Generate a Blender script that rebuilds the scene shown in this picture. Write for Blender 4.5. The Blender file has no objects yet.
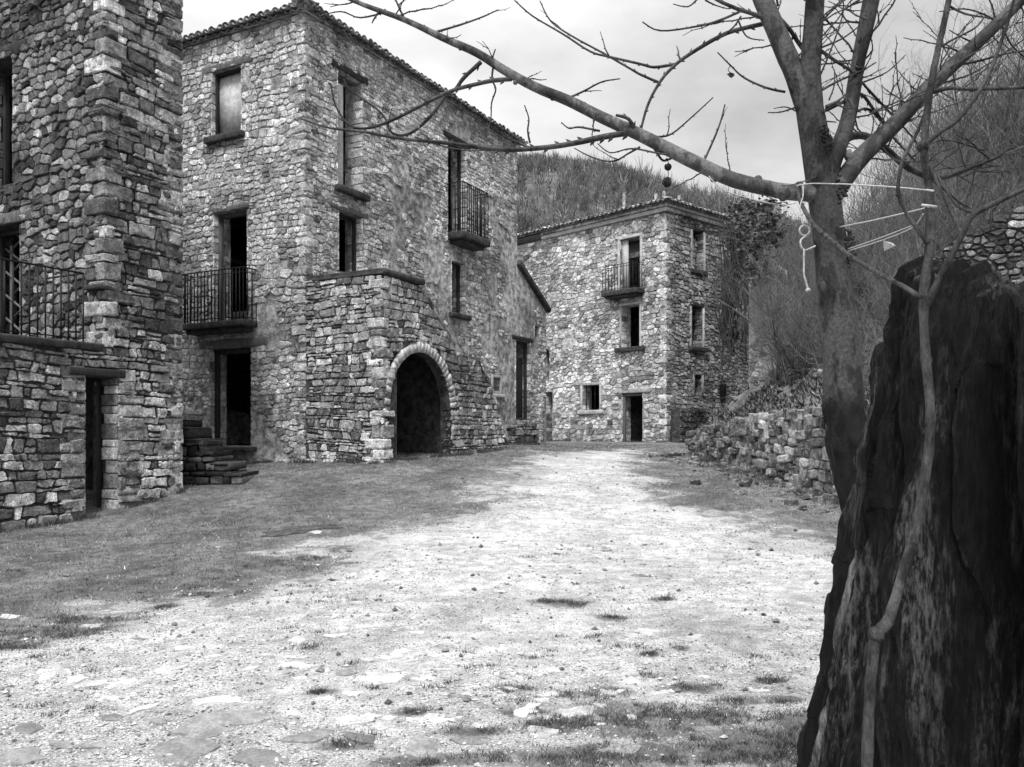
import bpy, math, random
import numpy as np
from mathutils import Vector, noise as mnoise

# ------------------------------------------------------------------ camera, sky, sun
scene = bpy.context.scene
COL = scene.collection
FPX, HOR, EYE = 868.0, 435.0, 1.6          # focal length in pixels, horizon row, eye height

cam_d = bpy.data.cameras.new('camera')
cam_d.sensor_width = 36.0
cam_d.lens = FPX / 1024 * 36
cam_d.shift_y = (HOR - 383.5) / 1024
cam_d.clip_start = 0.05
cam_d.clip_end = 3000
cam = bpy.data.objects.new('camera', cam_d)
COL.objects.link(cam)
cam.location = (0, 0, EYE)
cam.rotation_euler = (math.radians(90), 0, 0)
scene.camera = cam

SUN_ELEV, SUN_AZ = math.radians(56), math.radians(188)     # azimuth from +Y clockwise
world = bpy.data.worlds.new('World')
scene.world = world
world.use_nodes = True
wn, wl = world.node_tree.nodes, world.node_tree.links
wn.clear()
w_out = wn.new('ShaderNodeOutputWorld')
w_bg = wn.new('ShaderNodeBackground')
w_bg.inputs['Strength'].default_value = 0.10
sky = wn.new('ShaderNodeTexSky')
sky.sky_type = 'NISHITA'
sky.sun_disc = False
sky.sun_elevation = SUN_ELEV
sky.sun_rotation = SUN_AZ
sky.air_density = 1.5
sky.dust_density = 4.0
bw = wn.new('ShaderNodeRGBToBW')
wl.new(sky.outputs[0], bw.inputs[0])
flat = wn.new('ShaderNodeMix'); flat.data_type = 'FLOAT'
flat.inputs[0].default_value = 0.8                          # overcast: the cloud layer evens the sky
wl.new(bw.outputs[0], flat.inputs[2]); flat.inputs[3].default_value = 8.2
tc = wn.new('ShaderNodeTexCoord')
mp = wn.new('ShaderNodeMapping'); mp.inputs['Scale'].default_value = (1.0, 1.0, 2.2)
wl.new(tc.outputs['Generated'], mp.inputs[0])
nz = wn.new('ShaderNodeTexNoise')
nz.inputs['Scale'].default_value = 1.9; nz.inputs['Detail'].default_value = 7; nz.inputs['Roughness'].default_value = 0.55
wl.new(mp.outputs[0], nz.inputs['Vector'])
sep = wn.new('ShaderNodeSeparateXYZ'); wl.new(tc.outputs['Generated'], sep.inputs[0])
# thicker cloud towards the east (right): the layer is unevenly deep
mr = wn.new('ShaderNodeMapRange'); wl.new(sep.outputs['X'], mr.inputs[0])
mr.inputs[1].default_value = -0.25; mr.inputs[2].default_value = 0.55; mr.inputs[3].default_value = 0.16; mr.inputs[4].default_value = -0.40
cr = wn.new('ShaderNodeMapRange'); wl.new(nz.outputs['Fac'], cr.inputs[0])
cr.inputs[1].default_value = 0.3; cr.inputs[2].default_value = 0.7; cr.inputs[3].default_value = 0.58; cr.inputs[4].default_value = 1.34
ad = wn.new('ShaderNodeMath'); ad.operation = 'ADD'
wl.new(cr.outputs[0], ad.inputs[0]); wl.new(mr.outputs[0], ad.inputs[1])
mu = wn.new('ShaderNodeMath'); mu.operation = 'MULTIPLY'
wl.new(flat.outputs[0], mu.inputs[0]); wl.new(ad.outputs[0], mu.inputs[1])
# an overcast sky is brighter at the zenith than near the horizon
zg = wn.new('ShaderNodeMapRange'); wl.new(sep.outputs['Z'], zg.inputs[0])
zg.inputs[1].default_value = 0.40; zg.inputs[2].default_value = 1.0; zg.inputs[3].default_value = 0.62; zg.inputs[4].default_value = 2.0
m3 = wn.new('ShaderNodeMath'); m3.operation = 'MULTIPLY'
wl.new(mu.outputs[0], m3.inputs[0]); wl.new(zg.outputs[0], m3.inputs[1])
wl.new(m3.outputs[0], w_bg.inputs['Color'])
wl.new(w_bg.outputs[0], w_out.inputs[0])

sun_d = bpy.data.lights.new('sun', 'SUN')
sun_d.energy = 1.5
sun_d.angle = math.radians(14)
sun_d.color = (1.0, 1.0, 1.0)
sun = bpy.data.objects.new('sun', sun_d)
COL.objects.link(sun)
sdir = Vector((math.sin(SUN_AZ) * math.cos(SUN_ELEV), math.cos(SUN_AZ) * math.cos(SUN_ELEV), math.sin(SUN_ELEV)))
sun.rotation_euler = (-sdir).to_track_quat('-Z', 'Y').to_euler()

scene.view_settings.view_transform = 'Standard'
scene.view_settings.look = 'None'
scene.view_settings.gamma = 1
scene.view_settings.use_curve_mapping = False
scene.view_settings.exposure = 1.05

RNG = random.Random(7)
R = math.radians

# ------------------------------------------------------------------ materials
def nodes_of(name, rough=0.9):
    m = bpy.data.materials.new(name)
    m.use_nodes = True
    nt = m.node_tree
    b = nt.nodes['Principled BSDF']
    b.inputs['Roughness'].default_value = rough
    b.inputs['Specular IOR Level'].default_value = 0.2
    return m, nt, b

def noise_node(nt, scale, detail=6, rough=0.6, vec=None, stretch=None):
    n = nt.nodes.new('ShaderNodeTexNoise')
    n.inputs['Scale'].default_value = scale
    n.inputs['Detail'].default_value = detail
    n.inputs['Roughness'].default_value = rough
    if vec is None:
        t = nt.nodes.new('ShaderNodeTexCoord'); vec = t.outputs['Object']
    if stretch:
        mpn = nt.nodes.new('ShaderNodeMapping'); mpn.inputs['Scale'].default_value = stretch
        nt.links.new(vec, mpn.inputs[0]); vec = mpn.outputs[0]
    nt.links.new(vec, n.inputs['Vector'])
    return n

def ramp(nt, src, lo, hi, a, b, smooth=True):
    r = nt.nodes.new('ShaderNodeMapRange')
    r.interpolation_type = 'SMOOTHSTEP' if smooth else 'LINEAR'
    nt.links.new(src, r.inputs[0])
    r.inputs[1].default_value = lo; r.inputs[2].default_value = hi
    r.inputs[3].default_value = a; r.inputs[4].default_value = b
    return r.outputs[0]

def mul(nt, a, b, op='MULTIPLY'):
    n = nt.nodes.new('ShaderNodeMath'); n.operation = op
    for i, s in enumerate((a, b)):
        if isinstance(s, (int, float)): n.inputs[i].default_value = s
        else: nt.links.new(s, n.inputs[i])
    return n.outputs[0]

def bump(nt, b, src, strength, dist):
    n = nt.nodes.new('ShaderNodeBump')
    n.inputs['Strength'].default_value = strength
    n.inputs['Distance'].default_value = dist
    nt.links.new(src, n.inputs['Height'])
    nt.links.new(n.outputs[0], b.inputs['Normal'])

def attr(nt, name='tone'):
    a = nt.nodes.new('ShaderNodeAttribute'); a.attribute_name = name
    return a.outputs['Fac']

def mat_tone(name, base, lo=0.6, hi=1.4, scale=8, fine=40, bstr=0.6, bdist=0.02, rough=0.9, stretch=None, use_attr=False, patch=None):
    """grey surface: base reflectance x two octaves of mottling, with matching relief"""
    m, nt, b = nodes_of(name, rough)
    n1 = noise_node(nt, scale, 7, 0.65, stretch=stretch)
    n2 = noise_node(nt, fine, 5, 0.7, stretch=stretch)
    v = mul(nt, ramp(nt, n1.outputs['Fac'], 0.3, 0.7, lo, hi), ramp(nt, n2.outputs['Fac'], 0.3, 0.7, 0.75, 1.25))
    v = mul(nt, v, attr(nt) if use_attr else base)
    if patch:                                   # broad weather stains: (scale, threshold lo, hi, value under stain)
        n3 = noise_node(nt, patch[0], 5, 0.6)
        v = mul(nt, v, ramp(nt, n3.outputs['Fac'], patch[1], patch[2], patch[3], 1.0))
    nt.links.new(v, b.inputs['Base Color'])
    h = mul(nt, n1.outputs['Fac'], mul(nt, n2.outputs['Fac'], 0.6), 'ADD')
    bump(nt, b, h, bstr, bdist)
    return m

M = {}
def mat_stone(name, smear_tone, smear_at, bstr=1.0):
    m, nt, b = nodes_of(name, 0.92)
    n1 = noise_node(nt, 7, 8, 0.7); n2 = noise_node(nt, 34, 6, 0.75); n4 = noise_node(nt, 13, 8, 0.7); n5 = noise_node(nt, 19, 7, 0.7)
    v = mul(nt, ramp(nt, n1.outputs['Fac'], 0.3, 0.7, 0.5, 1.6), ramp(nt, n2.outputs['Fac'], 0.32, 0.68, 0.55, 1.5))
    v = mul(nt, v, attr(nt))
    mx = nt.nodes.new('ShaderNodeMix'); mx.data_type = 'FLOAT'          # smeared lime mortar and pale lichen
    nt.links.new(ramp(nt, n4.outputs['Fac'], smear_at, smear_at + .06, 0, .85), mx.inputs[0])
    nt.links.new(v, mx.inputs[2]); mx.inputs[3].default_value = smear_tone
    v = mul(nt, mx.outputs[0], ramp(nt, n5.outputs['Fac'], 0.36, 0.43, 0.3, 1.0))   # black lichen spots
    n3 = noise_node(nt, 0.45, 5, 0.6)
    v = mul(nt, v, ramp(nt, n3.outputs['Fac'], 0.36, 0.58, 0.6, 1.0))
    nt.links.new(v, b.inputs['Base Color'])
    h = mul(nt, n1.outputs['Fac'], mul(nt, n2.outputs['Fac'], 0.8), 'ADD')
    bump(nt, b, h, bstr, 0.035)
    return m
M['stone'] = mat_stone('rubble_stone', 0.46, 0.55)
M['stone_limed'] = mat_stone('limed_rubble_stone', 0.46, 0.50)
M['stone_dark'] = mat_stone('dark_rubble_stone', 0.30, 0.62)
M['mortar'] = mat_tone('lime_mortar', 0.46, 0.35, 1.6, 6, 34, 1.0, 0.06, patch=(0.5, 0.36, 0.6, 0.5))
M['mortar_dark'] = mat_tone('eroded_mortar', 0.05, 0.4, 1.9, 6, 30, 0.9, 0.06)
M['plaster'] = mat_tone('old_plaster', 0.38, 0.75, 1.2, 3, 20, 0.4, 0.02)
M['wood_dark'] = mat_tone('dark_old_timber', 0.028, 0.5, 1.6, 5, 25, 0.6, 0.01, stretch=(6, 6, 0.6))
M['wood_pale'] = mat_tone('weathered_timber', 0.10, 0.5, 1.5, 5, 25, 0.6, 0.01, stretch=(6, 6, 0.6))
M['iron'] = mat_tone('rusted_iron', 0.011, 0.6, 1.6, 12, 60, 0.4, 0.004, rough=0.6)
M['slab'] = mat_tone('dark_stone_slab', 0.042, 0.5, 1.6, 7, 30, 0.7, 0.02)
M['tile'] = mat_tone('roof_tile', 1, 0.6, 1.4, 7, 30, 0.5, 0.01, use_attr=True)
M['wet_stone'] = mat_tone('dark_mossy_stone', 1, 0.5, 1.6, 8, 35, 0.8, 0.03, use_attr=True)
M['gravel'] = mat_tone('pebble', 1, 0.72, 1.22, 9, 50, 0.7, 0.02, use_attr=True)
M['grass'] = mat_tone('short_grass', 1, 0.75, 1.25, 2, 6, 0.0, 0.01, use_attr=True)
M['twig'] = mat_tone('twig_bark', 0.055, 0.6, 1.5, 8, 40, 0.4, 0.003)
M['twig_far'] = mat_tone('far_twigs', 1, 0.8, 1.2, 0.3, 2, 0.0, 0.003, use_attr=True)
M['shrub'] = mat_tone('shrub_stems', 1, 0.6, 1.5, 3, 20, 0.3, 0.003, use_attr=True)
M['leaf'] = mat_tone('ivy_leaf', 1, 0.7, 1.3, 3, 20, 0.0, 0.003, rough=0.55, use_attr=True)
M['cord'] = mat_tone('white_cord', 0.42, 0.8, 1.1, 30, 120, 0.4, 0.002)
M['sapling'] = mat_tone('young_bark', 0.048, 0.25, 2.0, 22, 110, 1.0, 0.02, stretch=(1, 1, 0.35))
M['soil'] = mat_tone('bank_soil', 0.11, 0.35, 1.9, 1.6, 11, 1.0, 0.09)
M['hillside'] = mat_tone('hill_soil', 0.12, 0.6, 1.5, 0.05, 0.4, 0.3, 0.3)

def mat_plane_bark():
    m, nt, b = nodes_of('plane_tree_bark', 0.75)
    n1 = noise_node(nt, 5, 5, 0.5, stretch=(1, 1, 0.45))
    n2 = noise_node(nt, 60, 6, 0.7)
    n3 = noise_node(nt, 11, 6, 0.65, stretch=(1, 1, 0.5))
    flake = ramp(nt, n1.outputs['Fac'], 0.47, 0.50, 0.055, 0.12)         # shed plates show paler bark
    v = mul(nt, flake, ramp(nt, n2.outputs['Fac'], 0.3, 0.7, 0.55, 1.5))
    v = mul(nt, v, ramp(nt, n3.outputs['Fac'], 0.36, 0.50, 0.35, 1.1))
    v = mul(nt, v, attr(nt, 'tone'))
    nt.links.new(v, b.inputs['Base Color'])
    bump(nt, b, mul(nt, flake, mul(nt, n2.outputs['Fac'], 0.05), 'ADD'), 0.8, 0.03)
    return m
M['plane_bark'] = mat_plane_bark()

def mat_stump():
    m, nt, b = nodes_of('rotten_wood', 0.8)
    n1 = noise_node(nt, 7, 8, 0.7, stretch=(1.0, 1.0, 0.16))
    n2 = noise_node(nt, 60, 8, 0.75, stretch=(1, 1, 0.22))
    n3 = noise_node(nt, 2.2, 5, 0.6, stretch=(1, 1, 0.45))
    v = mul(nt, ramp(nt, n1.outputs['Fac'], 0.49, 0.62, 0.004, 0.050), ramp(nt, n2.outputs['Fac'], 0.42, 0.60, 0.10, 2.3))
    v = mul(nt, v, ramp(nt, n3.outputs['Fac'], 0.38, 0.6, 0.25, 1.3))
    torn = mul(nt, mul(nt, attr(nt), -1.0, 'ADD'), mul(nt, ramp(nt, n2.outputs['Fac'], 0.35, 0.6, 0.2, 1.3), 0.022))
    v = mul(nt, v, mul(nt, torn, 0.0, 'MAXIMUM'), 'ADD')
    nt.links.new(v, b.inputs['Base Color'])
    bump(nt, b, mul(nt, n1.outputs['Fac'], mul(nt, n2.outputs['Fac'], 0.5), 'ADD'), 1.0, 0.07)
    return m
M['stump'] = mat_stump()

def mat_ground():
    m, nt, b = nodes_of('gravel_and_turf', 0.95)
    g = attr(nt, 'grass')
    big = noise_node(nt, 1.1, 5, 0.6)
    mid = noise_node(nt, 6, 6, 0.7)
    fine = noise_node(nt, 80, 6, 0.8)
    vor = nt.nodes.new('ShaderNodeTexVoronoi'); vor.inputs['Scale'].default_value = 55
    t = nt.nodes.new('ShaderNodeTexCoord'); nt.links.new(t.outputs['Object'], vor.inputs['Vector'])
    pale = mul(nt, ramp(nt, mid.outputs['Fac'], 0.3, 0.7, 0.62, 1.2), ramp(nt, fine.outputs['Fac'], 0.36, 0.62, 0.42, 1.32))
    pale = mul(nt, pale, ramp(nt, big.outputs['Fac'], 0.3, 0.65, 0.74, 1.1))
    pale = mul(nt, pale, ramp(nt, vor.outputs['Distance'], 0.0, 0.5, 1.15, 0.72))
    pale = mul(nt, pale, 0.84)
    turf = mul(nt, ramp(nt, mid.outputs['Fac'], 0.3, 0.7, 0.6, 1.5), ramp(nt, fine.outputs['Fac'], 0.3, 0.7, 0.5, 1.5))
    turf = mul(nt, mul(nt, turf, 0.15), ramp(nt, big.outputs['Fac'], 0.3, 0.7, 0.6, 1.35))
    # ragged edge: noise shifts the boundary
    e = mul(nt, g, mul(nt, mul(nt, mid.outputs['Fac'], -0.5, 'ADD'), 2.2), 'ADD')
    e = mul(nt, e, mul(nt, mul(nt, fine.outputs['Fac'], -0.5, 'ADD'), 1.6), 'ADD')
    f = ramp(nt, e, 0.36, 0.68, 0.0, 1.0)
    mx = nt.nodes.new('ShaderNodeMix'); mx.data_type = 'FLOAT'
    nt.links.new(f, mx.inputs[0]); nt.links.new(pale, mx.inputs[2]); nt.links.new(turf, mx.inputs[3])
    nt.links.new(mx.outputs[0], b.inputs['Base Color'])
    h = mul(nt, mul(nt, mid.outputs['Fac'], 0.8), mul(nt, fine.outputs['Fac'], 0.6), 'ADD')
    h = mul(nt, h, mul(nt, vor.outputs['Distance'], -0.35), 'ADD')
    bump(nt, b, h, 0.9, 0.05)
    return m
M['ground'] = mat_ground()

# ------------------------------------------------------------------ mesh helpers
class MB:
    """collects faces of one object"""
    def __init__(s):
        s.v, s.f, s.m, s.t = [], [], [], []
    def add(s, verts, faces, mat=0, tone=0.3):
        o = len(s.v)
        s.v.extend(verts)
        s.t.extend([tone] * len(verts) if isinstance(tone, (int, float)) else tone)
        s.f.extend([tuple(i + o for i in f) for f in faces])
        s.m.extend([mat] * len(faces))
    def box(s, c, ax, half, mat=0, tone=0.3, r=0.0, jit=0.0, rng=RNG):
        """box with axes ax (three unit vectors), rounded by r, jittered by jit"""
        c = Vector(c); ax = [Vector(a) for a in ax]
        if r <= 0:
            vs = []
            for i in (-1, 1):
                for j in (-1, 1):
                    for k in (-1, 1):
                        vs.append(tuple(c + ax[0] * (i * half[0]) + ax[1] * (j * half[1]) + ax[2] * (k * half[2])))
            fs = [(0, 1, 3, 2), (4, 6, 7, 5), (0, 4, 5, 1), (2, 3, 7, 6), (0, 2, 6, 4), (1, 5, 7, 3)]
            s.add(vs, fs, mat, tone); return
        r = min(r, *[h * 0.9 for h in half])
        idx, vs = {}, []
        def vid(p):
            if p not in idx:
                q = []
                for a in range(3):
                    q.append({-2: -half[a], -1: -(half[a] - r), 1: half[a] - r, 2: half[a]}[p[a]])
                inner = [max(-(half[a] - r), min(half[a] - r, q[a])) for a in range(3)]
                d = Vector([q[a] - inner[a] for a in range(3)])
                if d.length > 1e-9: d = d.normalized() * r
                w = [inner[a] + d[a] + rng.uniform(-jit, jit) for a in range(3)]
                idx[p] = len(vs)
                vs.append(tuple(c + ax[0] * w[0] + ax[1] * w[1] + ax[2] * w[2]))
            return idx[p]
        fs = []
        L = (-2, -1, 1, 2)
        for a in range(3):
            b, d = (a + 1) % 3, (a + 2) % 3
            for sgn in (-2, 2):
                for i in range(3):
                    for j in range(3):
                        q = []
                        for (x, y) in ((i, j), (i + 1, j), (i + 1, j + 1), (i, j + 1)):
                            p = [0, 0, 0]; p[a] = sgn; p[b] = L[x]; p[d] = L[y]
                            q.append(vid(tuple(p)))
                        fs.append(tuple(q) if sgn > 0 else tuple(reversed(q)))
        s.add(vs, fs, mat, tone)
    def tube(s, pts, rad, sides=6, mat=0, tone=0.3, cap=True, wob=0.0, rng=RNG):
        pts = [Vector(p) for p in pts]
        n = len(pts)
        if isinstance(rad, (int, float)): rad = [rad] * n
        vs, fs = [], []
        up = Vector((0, 0, 1))
        prev = None
        for i in range(n):
            d = pts[min(i + 1, n - 1)] - pts[max(i - 1, 0)]
            if d.length < 1e-9: d = Vector((0, 0, 1))
            d.normalize()
            if prev is None:
                a = d.cross(up)
                if a.length < 0.05: a = d.cross(Vector((1, 0, 0)))
            else:
                a = prev - d * prev.dot(d)
                if a.length < 1e-6: a = d.cross(Vector((1, 0, 0)))
            a.normalize(); prev = a
            b = d.cross(a)
            for k in range(sides):
                th = 2 * math.pi * k / sides
                rr = rad[i] * (1 + rng.uniform(-wob, wob))
                vs.append(tuple(pts[i] + a * (math.cos(th) * rr) + b * (math.sin(th) * rr)))
        for i in range(n - 1):
            for k in range(sides):
                k2 = (k + 1) % sides
                fs.append((i * sides + k, i * sides + k2, (i + 1) * sides + k2, (i + 1) * sides + k))
        if cap:
            fs.append(tuple(reversed(range(sides))))
            fs.append(tuple((n - 1) * sides + k for k in range(sides)))
        tn = tone if isinstance(tone, (int, float)) else [t for t in tone for _ in range(sides)]
        s.add(vs, fs, mat, tn)
    def build(s, name, mats, parent=None, smooth=True, loc=None, attrname='tone'):
        if not isinstance(mats, (list, tuple)): mats = [mats]
        me = bpy.data.meshes.new(name)
        org = Vector((0, 0, 0))
        if parent is not None:
            p = parent
            while p is not None:
                org = org + Vector(p.location); p = p.parent
        elif loc is not None: org = Vector(loc)
        va = np.array(s.v, dtype=np.float32).reshape(-1, 3) - np.array(org, dtype=np.float32)
        me.from_pydata(va.tolist(), [], s.f)
        for m in mats: me.materials.append(m)
        me.polygons.foreach_set('material_index', s.m)
        me.polygons.foreach_set('use_smooth', [smooth] * len(s.f))
        a = me.attributes.new(attrname, 'FLOAT', 'POINT')
        a.data.foreach_set('value', np.array(s.t, dtype=np.float32))
        me.update()
        o = bpy.data.objects.new(name, me)
        COL.objects.link(o)
        if parent is not None: o.parent = parent
        elif loc is not None: o.location = org
        return o

def tag(o, label=None, cat=None, group=None, kind=None):
    if label: o['label'] = label
    if cat: o['category'] = cat
    if group: o['group'] = group
    if kind: o['kind'] = kind
    return o

def empty(name, loc, label, cat, group=None):
    o = bpy.data.objects.new(name, None)
    o.empty_display_size = 0.2
    COL.objects.link(o)
    o.location = loc
    return tag(o, label, cat, group)

def smooth_pts(pts, sub=4):
    """Catmull-Rom through tuples of any length"""
    out = []
    n = len(pts)
    P = [np.array(p, dtype=float) for p in pts]
    for i in range(n - 1):
        p0, p1, p2, p3 = P[max(i - 1, 0)], P[i], P[i + 1], P[min(i + 2, n - 1)]
        for k in range(sub):
            t = k / sub
            out.append(0.5 * (2 * p1 + (p2 - p0) * t + (2 * p0 - 5 * p1 + 4 * p2 - p3) * t * t + (3 * p1 - p0 - 3 * p2 + p3) * t ** 3))
    out.append(P[-1])
    return out

def fbm(x, y, z=0.0, oct=4):
    a, s, v = 1.0, 1.0, 0.0
    for _ in range(oct):
        v += a * mnoise.noise(Vector((x * s, y * s, z + 7.3 * s)))
        a *= 0.5; s *= 2.03
    return v

def at(px, py, d):
    """point at depth d on the sight line of a photo position"""
    return Vector(((px - 512) * d / FPX, d, EYE + (HOR - py) * d / FPX))

# ------------------------------------------------------------------ ground shape
GP = [(-6, 0, 0), (0, 0, 0), (4, 0, 0), (8, 0, .1), (-12, 0, -.05), (-2.5, 4.2, 0), (0, 4.5, 0), (2.2, 4.3, 0), (-6, 5, 0), (6, 5, .1),
      (-3.2, 6.5, .03), (0, 7, .06), (2.4, 7, .08), (0, 9, .15), (3.2, 9, .18), (-4, 9.5, .12), (-8, 8, .05), (-12, 9, .1),
      (-7.4, 12.5, .22), (-6.75, 13.6, .28), (-5.84, 15.3, .60), (-4.6, 15.6, .665), (-4.41, 18.5, 1.0), (-7.7, 20.3, 1.02), (-10, 16, .7),
      (-2.62, 17.5, 1.05), (-1.55, 19.5, 1.10), (-.18, 22.2, 1.25), (1.09, 28.7, 1.32), (6.39, 36, 1.28), (1, 40, 1.3), (3, 33, 1.29),
      (0, 12, .36), (1.2, 16, .72), (1.8, 20, 1.0), (2.4, 25, 1.18), (3, 30, 1.26), (-2.5, 13, .40), (-2, 15.5, .72),
      (5.3, 14, .5), (4.95, 16, .68), (4.8, 20, .92), (4.9, 24, 1.08), (4.2, 11, .26), (7, 9, .3), (8, 14, .6), (8, 20, 1.0), (8, 26, 1.2),
      (12, 12, .6), (15, 30, 1.3), (-14, 22, 1.0), (-15, 35, 1.2), (15, 45, 1.3), (0, 50, 1.3), (-15, 50, 1.3), (14, 0, .3)]
_gp = np.array(GP)
def _phi(r): return r * r * np.log(r + 1e-9) * 0.02 + r * 0
_n = len(_gp)
_D = np.linalg.norm(_gp[:, None, :2] - _gp[None, :, :2], axis=2)
_A = np.zeros((_n + 3, _n + 3))
_A[:_n, :_n] = _phi(_D) + np.eye(_n) * 0.02
_A[:_n, _n] = 1; _A[:_n, _n + 1:] = _gp[:, :2]; _A[_n, :_n] = 1; _A[_n + 1:, :_n] = _gp[:, :2].T
_w = np.linalg.solve(_A, np.concatenate([_gp[:, 2], np.zeros(3)]))
def gz_arr(x, y):
    x = np.asarray(x, float); y = np.asarray(y, float)
    xc = np.clip(x, -15, 15); yc = np.clip(y, -2, 48)
    d = np.sqrt((xc[..., None] - _gp[:, 0]) ** 2 + (yc[..., None] - _gp[:, 1]) ** 2)
    return (_phi(d) @ _w[:_n]) + _w[_n] + _w[_n + 1] * xc + _w[_n + 2] * yc
_bx, _by = np.arange(-15, 15.01, .125), np.arange(-2, 48.01, .125)
_BG = gz_arr(*np.meshgrid(_bx, _by))
def gz(x, y):
    u = min(max((x + 15) / .125, 0), len(_bx) - 1.001); v = min(max((y + 2) / .125, 0), len(_by) - 1.001)
    i, j = int(u), int(v); a, b = u - i, v - j
    return float((_BG[j, i] * (1 - a) + _BG[j, i + 1] * a) * (1 - b) + (_BG[j + 1, i] * (1 - a) + _BG[j + 1, i + 1] * a) * b)

def ground_hit(px, py):
    d = 2.0
    while d < 60:
        p = at(px, py, d)
        if p.z <= gz(p.x, p.y): return (p.x, p.y)
        d += 0.1
    return (p.x, p.y)

# grass: outline of the bare track, in world metres
EDGE_PX_L = [(-160, 655), (0, 622), (90, 606), (150, 598), (215, 590), (262, 572), (340, 545), (425, 518), (480, 490), (515, 470), (552, 450)]
EDGE_PX_R = [(648, 449), (652, 478), (690, 505), (750, 522), (830, 542), (1000, 575)]
PATH_POLY = [ground_hit(*p) for p in EDGE_PX_L] + [ground_hit(*p) for p in EDGE_PX_R] + [(9, 4.5), (9, -6), (-12, -6), (-12, 6.2)]
def poly_sd(x, y, poly):
    """signed distance, positive inside; arrays"""
    n = len(poly)
    best = np.full(x.shape, 1e9); inside = np.zeros(x.shape, bool)
    for i in range(n):
        ax, ay = poly[i]; bx, by = poly[(i + 1) % n]
        ex, ey = bx - ax, by - ay
        t = np.clip(((x - ax) * ex + (y - ay) * ey) / (ex * ex + ey * ey), 0, 1)
        best = np.minimum(best, (x - ax - t * ex) ** 2 + (y - ay - t * ey) ** 2)
        c = ((ay > y) != (by > y)) & (x < (bx - ax) * (y - ay) / (by - ay + 1e-12) + ax)
        inside ^= c
    return np.sqrt(best) * np.where(inside, 1, -1)

FORE_PATCH = [(ground_hit(650, 735), .5, .12), (ground_hit(720, 755), .6, .14), (ground_hit(800, 725), .3, .16), (ground_hit(810, 760), .5, .2), (ground_hit(575, 700), .22, .07), (ground_hit(740, 705), .2, .08), (ground_hit(460, 765), .3, .07),  # turf patches growing through the gravel: x, y, rx, ry
    (ground_hit(630, 712), .42, .20), (ground_hit(560, 725), .3, .1), (ground_hit(705, 722), .34, .14), (ground_hit(690, 688), .25, .10),
    (ground_hit(760, 745), .55, .28), (ground_hit(590, 760), .8, .16), (ground_hit(420, 765), .30, .09), (ground_hit(345, 750), .2, .06),
    (ground_hit(570, 605), .30, .16), (ground_hit(612, 617), .16, .10), (ground_hit(662, 600), .16, .07), (ground_hit(545, 602), .25, .08),
    (ground_hit(50, 632), .75, .28), (ground_hit(10, 650), .35, .14), (ground_hit(75, 622), .8, .22), (ground_hit(160, 606), .22, .12),
    (ground_hit(215, 596), .6, .14), (ground_hit(650, 655), .10, .05), (ground_hit(680, 650), .12, .06), (ground_hit(770, 680), .14, .07),
    (ground_hit(780, 702), .16, .08), (ground_hit(320, 700), .14, .05), (ground_hit(410, 712), .16, .06), (ground_hit(515, 690), .15, .05),
    (ground_hit(300, 560), .7, .22), (ground_hit(470, 735), .25, .06), (ground_hit(520, 712), .2, .06), (ground_hit(610, 690), .2, .08)]
def grass_amount(x, y):
    sd = poly_sd(x, y, PATH_POLY)
    ed = np.array([fbm(a * .9, b * .9, 14, 3) * .55 + .3 * fbm(a * 3.1, b * 3.1, 15, 2) for a, b in zip(np.ravel(x), np.ravel(y))]).reshape(np.shape(x))
    g = 0.5 - (sd - 0.42 + 1.1 * ed) / 1.5
    # thin gravelly turf on the upper lawn near the arch and by the far wall
    for (cx, cy, rx, ry, a) in ((-1.9, 15.6, 1.5, 1.2, .45), (-.4, 19.5, 1.6, 3.0, .3), (3.9, 17.5, .7, 4, .2), (3.2, 12.9, 1.2, .7, .2), (-4.6, 9.1, 1.6, .4, .45), (-2.6, 11.2, 1.1, .4, .55), (-3.4, 10.4, 1.2, .3, .5), (3.2, 25, 1, 5, .1)):
        g = g - a * np.exp(-((x - cx) / rx) ** 2 - ((y - cy) / ry) ** 2)
    g = np.clip(g, 0, 1)
    for ((cx, cy), rx, ry) in FORE_PATCH:
        ry = ry * 1.5
        g = np.maximum(g, 0.74 * np.exp(-(((x - cx) / rx) ** 2 + ((y - cy) / ry) ** 2) ** 1.5))
    return g

def axis(segs):
    out = []
    for a, b, n in segs: out += list(np.linspace(a, b, n, endpoint=False))
    return np.array(out + [segs[-1][1]])
gx = axis([(-400, -60, 12), (-60, -14, 20), (-14, -5, 60), (-5, 5, 160), (5, 14, 60), (14, 60, 20), (60, 400, 12)])
gy = axis([(-60, -2, 14), (-2, 3, 20), (3, 10, 120), (10, 20, 110), (20, 40, 90), (40, 80, 20), (80, 400, 14)])
GX, GY = np.meshgrid(gx, gy)
GZ = gz_arr(GX, GY)
GR = grass_amount(GX, GY)
bumpy = np.zeros_like(GZ)
for i in range(GX.shape[0]):
    for j in range(GX.shape[1]):
        if abs(GX[i, j]) < 14 and -2 < GY[i, j] < 42:
            bumpy[i, j] = 0.035 * fbm(GX[i, j] * .9, GY[i, j] * .9, 0, 2) + 0.012 * fbm(GX[i, j] * 4, GY[i, j] * 4, 3, 3)
GZ = GZ + bumpy
ny, nx = GX.shape
me = bpy.data.meshes.new('ground')
gv = np.stack([GX.ravel(), GY.ravel(), GZ.ravel()], 1)
ii = np.arange(ny * nx).reshape(ny, nx)
gf = np.stack([ii[:-1, :-1].ravel(), ii[:-1, 1:].ravel(), ii[1:, 1:].ravel(), ii[1:, :-1].ravel()], 1)
fg = GR.ravel()[gf].mean(1)
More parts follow.
